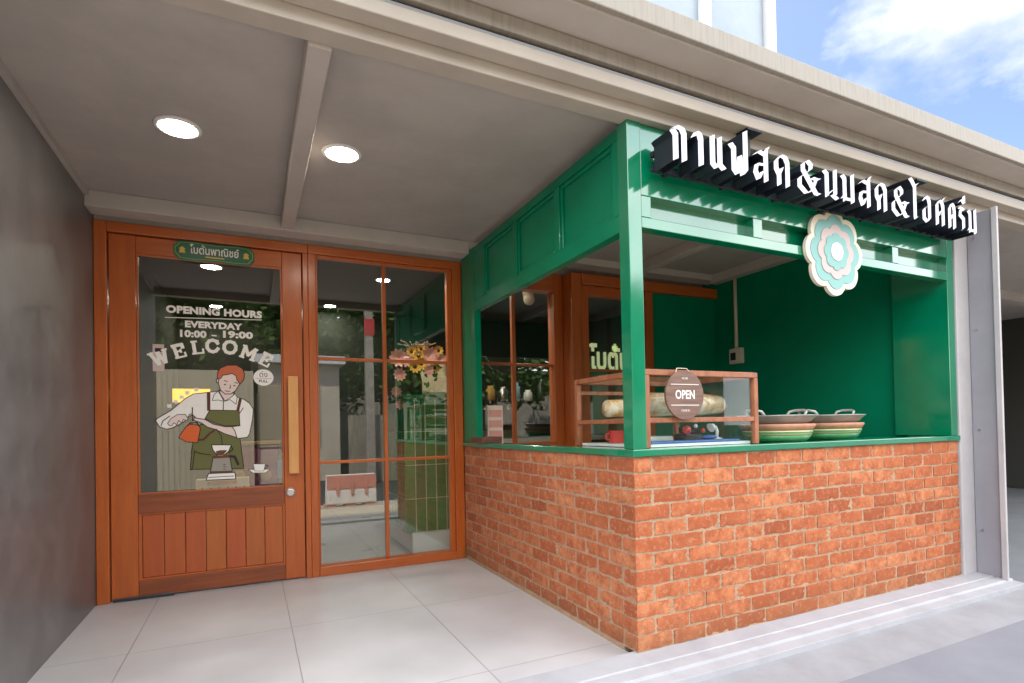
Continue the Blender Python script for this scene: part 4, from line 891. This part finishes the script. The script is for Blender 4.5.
for (dx, dz, r, mt) in ((-.16,.34,.085,'petal_pink'),(-.04,.40,.05,'petal_yellow'),(.02,.36,.055,'petal_yellow'),(.12,.37,.085,'petal_pink'),(.20,.42,.05,'petal_yellow'),(-.02,.27,.06,'petal_yellow'),(.10,.24,.05,'petal_pink'),(.17,.27,.05,'petal_yellow'),(.04,.30,.06,'petal_yellow'),(-.15,.20,.06,'petal_pink'),(-.17,.06,.05,'petal_pink'),(-.14,-.05,.05,'petal_pink'),(.05,.43,.045,'petal_yellow'),(.22,.34,.06,'petal_pink'),(-.08,.33,.07,'petal_pink')):
    c = (-.24+dx, 2.60+rnd.uniform(0, .06), 1.29+dz)
    mb = flower(c, r, mt, 10, 3 if mt == 'petal_pink' else 2); h = obj('flower_head', mb, mt, fl)
    if mt == 'petal_yellow':
        e = MB(); e.ball((c[0], c[1]-.008, c[2]), r*.33, r*.15, r*.33, 10); sub('flower_centre', e, 'flower_eye', h)
m = MB()
for k in range(60):
    c = Vector((-.24+rnd.uniform(-.16, .2), 2.66+rnd.uniform(-.05, .05), 1.42+rnd.uniform(0, .26))); a = rnd.uniform(0, 6.28); l = rnd.uniform(.04, .07)
    d = Vector((math.cos(a), -.3, math.sin(a)))*l; p = Vector((-math.sin(a), 0, math.cos(a)))*l*.3; m.add([c, c+d*.5+p, c+d, c+d*.5-p], [(0, 1, 2, 3)])
obj('foliage', m, 'leaf', fl)
m = MB()
for k in range(26):
    x = rnd.uniform(-.1, .12); m.tube([(-.24+x*.2, 2.68, 1.5), (-.24+x*.8, 2.66, 1.72+rnd.uniform(0, .05)), (-.24+x*1.6, 2.64, 1.75+rnd.uniform(-.02, .04))], [.002, .004, .006], 5)
obj('dried_grass', m, 'dry', fl)
wm = thing('white_machine', 'rounded white appliance behind the flowers on the tiled counter', 'appliance', (-.0, 2.9, 1.315))
m = MB(); m.box(-.15, .11, 2.80, 3.10, 1.317, 1.70); obj('housing', m, 'conduit', wm, bevel=.05, seg=4)
m = MB(); m.box(-.10, .10, 2.795, 2.7995, 1.36, 1.50); obj('grille', m, 'paper', wm)
em = thing('espresso_machine', 'dark espresso machine behind the kiosk window', 'coffee machine', (.75, 3.2, .9))
m = MB(); m.box(.55, 1.15, 3.5, 4.0, 1.0, 1.42); m.box(.55, 1.15, 3.42, 3.5, 1.30, 1.42); obj('housing', m, 'black_metal', em, bevel=.02)
m = MB()
for x in (.68, .85, 1.02): m.tube([(x, 3.46, 1.30), (x, 3.46, 1.22)], .035, 14); m.tube([(x, 3.46, 1.235), (x, 3.30, 1.225)], .012, 8)
obj('group_head', m, 'chrome', em, smooth=True)
m = MB(); m.box(.53, 1.17, 3.38, 4.02, .905, .999); obj('drip_base', m, 'steel', em, bevel=.006)
bc = thing('back_counter', 'dark indoor counter carrying the espresso machine', 'counter', (1.2, 3.8, 0))
m = MB(); m.box(.13, 3.0, 3.40, 4.2, 0, .865); obj('cabinet', m, 'in_dark', bc); m = MB(); m.box(.13, 3.0, 3.36, 4.2, .866, .904); obj('worktop', m, 'marble', bc)
for x, y, h, mt, lb in ((1.42, 3.44, .24, 'black', 'black grinder hopper on the pale worktop behind the kiosk window'), (.80, 3.44, .16, 'ochre', 'amber jar on the pale worktop behind the kiosk window'), (.95, 3.44, .15, 'steel', 'steel canister on the pale worktop behind the kiosk window'), (1.10, 3.44, .20, 'ltblue', 'pale blue bottle on the pale worktop behind the kiosk window'), (1.25, 3.44, .12, 'white', 'white tub on the pale worktop behind the kiosk window')):
    q = MB(); q.lathe([(.045, 0), (.05, .02), (.048, h*.75), (.03, h*.85), (.032, h)], (x, y, 1.3155), 18); obj('counter_jar', q, mt, smooth=True, label=lb, cat='jar', group='jars on the tiled counter')
cm = thing('wall_camera', 'small white security camera under the indoor ceiling', 'camera', (.80, 2.5, 2.2))
m = MB(); m.lathe([(.05, .0), (.055, .015), (.055, .03)], (.74, 2.42, 2.26), 18); obj('mount', m, 'conduit', cm, smooth=True)
m = MB(); m.tube([(.74, 2.42, 2.27), (.74, 2.40, 2.20)], [.045, .05], 16); m.ball((.74, 2.39, 2.17), .052); obj('dome', m, 'conduit', cm, smooth=True)
# behind the door glass
sf = thing('magenta_armchair', 'magenta armchair with ochre pattern behind the door glass', 'armchair', (-1.45, 2.95, 0))
m = MB(); m.box(-1.75, -1.12, 2.75, 3.3, .12, .46); obj('seat', m, 'magenta', sf, bevel=.04, seg=3)
m = MB(); m.box(-1.75, -1.12, 3.22, 3.4, .47, .92); obj('backrest', m, 'magenta', sf, bevel=.05, seg=3)
m = MB(); m.box(-1.70, -1.17, 3.2, 3.42, .921, .95); obj('top_roll', m, 'ochre', sf, bevel=.012)
m = MB(); 
for x in (-1.62, -1.42, -1.24): m.ball((x, 3.215, .66), .05, .012, .05)
obj('ochre_patch', m, 'ochre', sf, smooth=True)
for x in (-1.70, -1.17):
    for y in (2.8, 3.25): m = MB(); m.box(x-.025, x+.025, y-.025, y+.025, 0, .119); obj('leg', m, 'wood_dark', sf)
tb2 = thing('low_shelf', 'low pale shelf just inside the door glass', 'shelf', (-1.65, 2.45, 0))
m = MB(); m.box(-1.98, -1.2, 2.34, 2.56, .60, .625); obj('board', m, 'conduit', tb2); m = MB(); m.box(-1.96, -1.93, 2.36, 2.54, 0, .599); m.box(-1.25, -1.22, 2.36, 2.54, 0, .599); obj('leg', m, 'wood_dark', tb2)
bx2 = thing('printed_box', 'cream box with orange print standing inside the door', 'box', (-1.7, 2.42, .625))
m = MB(); m.box(-1.87, -1.54, 2.36, 2.45, .626, .71); obj('carton', m, 'paper', bx2, bevel=.003)
m = MB()
for i in range(6): m.prism_xz([(-1.85+i*.052, .63), (-1.815+i*.052, .63), (-1.832+i*.052, .655)], 2.3575, 2.3595)
m.box(-1.80, -1.62, 2.3575, 2.3595, .672, .694); obj('print', m, 'orange_print', bx2)
bt = thing('green_bottle', 'dark green bottle with pale label inside the door glass', 'bottle', (-1.30, 2.46, .625))
m = MB(); m.lathe([(.045, 0), (.048, .01), (.048, .24), (.036, .30), (.018, .36), (.016, .45), (.019, .455), (.019, .47)], (-1.30, 2.46, .6255), 20); obj('glass_body', m, 'bottle', bt, smooth=True)
m = MB(); m.lathe([(.0488, .06), (.0488, .20)], (-1.30, 2.46, .6255), 20, close=False); obj('paper_label', m, 'ltblue', bt, smooth=True)
am = thing('amber_light_box', 'amber lit panel on the far indoor wall behind the door', 'lamp', (-2.1, 5.0, 1.36))
m = MB(); m.box(-2.30, -1.92, 5.0, 5.06, 1.36, 1.53); obj('housing', m, 'black', am); m = MB(); m.box(-2.29, -1.93, 4.99, 4.999, 1.37, 1.52); obj('panel', m, 'warmlamp', am)

# ================================================================== ACROSS THE STREET (seen mirrored in the glass)
br = thing('traffic_barrier', 'pale pink and white plastic barrier standing at the pavement edge', 'barrier', (.25, -4.9, -.46))
m = MB(); zg = -.462
m.prism_yz([(-5.08, zg+.06), (-4.72, zg+.06), (-4.74, zg+.30), (-4.83, zg+.62), (-4.97, zg+.62), (-5.06, zg+.30)][::-1], -.22, .72); obj('shell', m, 'white_plastic', br, bevel=.02)
for x in (-.02, .25, .52): m = MB(); m.box(x-.03, x+.03, -4.735, -4.70, zg+.25, zg+.56); obj('groove', m, 'pink_plastic', br)
m = MB(); m.box(-.215, .715, -4.815, -4.735, zg+.36, zg+.615); obj('pink_upper', m, 'pink_plastic', br)
for x in (-.15, .22, .58): m = MB(); m.box(x-.1, x+.1, -5.06, -4.74, zg, zg+.059); obj('foot', m, 'pink_plastic', br)
up = thing('utility_pole', 'square concrete utility pole across the street', 'pole', (1.75, -10.6, -.6))
m = MB(); m.prism_xz([(1.62, -.6), (1.88, -.6), (1.84, 8), (1.66, 8)], -10.73, -10.47); obj('shaft', m, 'concrete', up)
m = MB(); m.box(1.1, 2.4, -10.46, -10.40, 6.8, 6.9); obj('crossarm', m, 'rail_metal', up)
m = MB(); m.box(1.60, 1.90, -10.465, -10.45, 3.9, 4.4); obj('number_plate', m, 'red', up)
def corrugated(name, lb, x0, x1, y, z0, z1, mt):
    mb = MB(); n = int((x1-x0)/.07)
    for i in range(n):
        a = x0+i*.07; q = .018 if i % 2 else 0; mb.box(a, a+.07, y-.02, y+q, z0, z1)
    return obj(name, mb, mt, label=lb, cat='fence')
corrugated('sheet_fence', 'low weathered corrugated fence beside the utility pole', 1.2, 7.2, -11.2, -.6, 1.5, 'corrugated')
corrugated('tall_sheet_fence', 'tall pale corrugated fence opposite the timber door', -9, -1.4, -12.2, -.6, 2.9, 'louver')
hs = thing('opposite_house', 'cream house with louvred shutters across the street', 'house', (0, -14, -.6))
m = MB(); m.box(-1.3, 1.15, -18, -12.6, -.6, 3.2); obj('wall', m, 'house', hs); m = MB(); m.box(-1.5, 1.3, -18.2, -12.2, 3.2, 3.45); obj('roof', m, 'white', hs)
for x in (-.9, .1):
    m = MB()
    for i in range(22): m.box(x-.4, x+.45, -12.60, -12.56, .55+i*.09, .61+i*.09)
    obj('shutter', m, 'louver', hs)
sh2 = thing('long_shed', 'long cream shed with green roof edge behind the fences', 'shed', (8, -22, -.6))
m = MB(); m.box(-20, 24, -26, -22, -.6, 4.0); obj('wall', m, 'concrete', sh2); m = MB(); m.box(-20.5, 24.5, -26.5, -21.5, 4.0, 4.25); obj('roof', m, 'leaf', sh2)
def tree(x, y, h, seed, lb):
    rn = random.Random(seed); t = thing('street_tree', lb, 'tree', (x, y, -.6), 'trees across the street')
    m = MB(); m.tube([(x, y, -.6), (x+.05, y, h*.3), (x-.05, y+.05, h*.55), (x+.1, y, h*.8)], [.18, .14, .10, .04], 9)
    for k in range(7):
        a = rn.uniform(0, 6.28); z0 = h*rn.uniform(.3, .6); l = h*rn.uniform(.2, .35)
        m.tube([(x, y, z0), (x+math.cos(a)*l*.5, y+math.sin(a)*l*.5, z0+l*.35), (x+math.cos(a)*l, y+math.sin(a)*l, z0+l*.7)], [.06, .04, .015], 6)
    obj('trunk', m, 'bark', t, smooth=True)
    m = MB()
    for k in range(85):
        a = rn.uniform(0, 6.28); r = h*.34*math.sqrt(rn.random()); c = Vector((x+math.cos(a)*r, y+math.sin(a)*r, h*rn.uniform(.42, 1.0)))
        for j in range(90):
            p = c+Vector((rn.gauss(0, .36), rn.gauss(0, .36), rn.gauss(0, .30))); s = rn.uniform(.11, .22)
            d = Vector((rn.uniform(-1, 1), rn.uniform(-1, 1), rn.uniform(-.6, .6))).normalized()*s; q = d.orthogonal().normalized()*s*.5
            m.add([p-d, p+q, p+d, p-q], [(0, 1, 2, 3)])
    obj('crown', m, 'leaf2', t)
for i, (x, y, h) in enumerate(((3.2, -15.5, 6.2), (-.6, -20, 7.4), (-5.5, -16, 6.4), (8.0, -15.5, 6.0), (-11, -18, 7), (13.5, -17, 6.5), (-3, -15.2, 7), (-9, -15, 6.5), (.6, -17, 7))):
    tree(x, y, h, 30+i, ['leafy tree behind the low corrugated fence', 'leafy tree rising behind the cream house', 'leafy tree behind the tall pale fence', 'leafy tree past the end of the low fence', 'leafy tree at the far end of the tall fence', 'leafy tree farthest along the shed', 'tallest leafy tree between the house and the tall fence', 'leafy tree at the middle of the tall fence', 'leafy tree against the back of the cream house'][i])
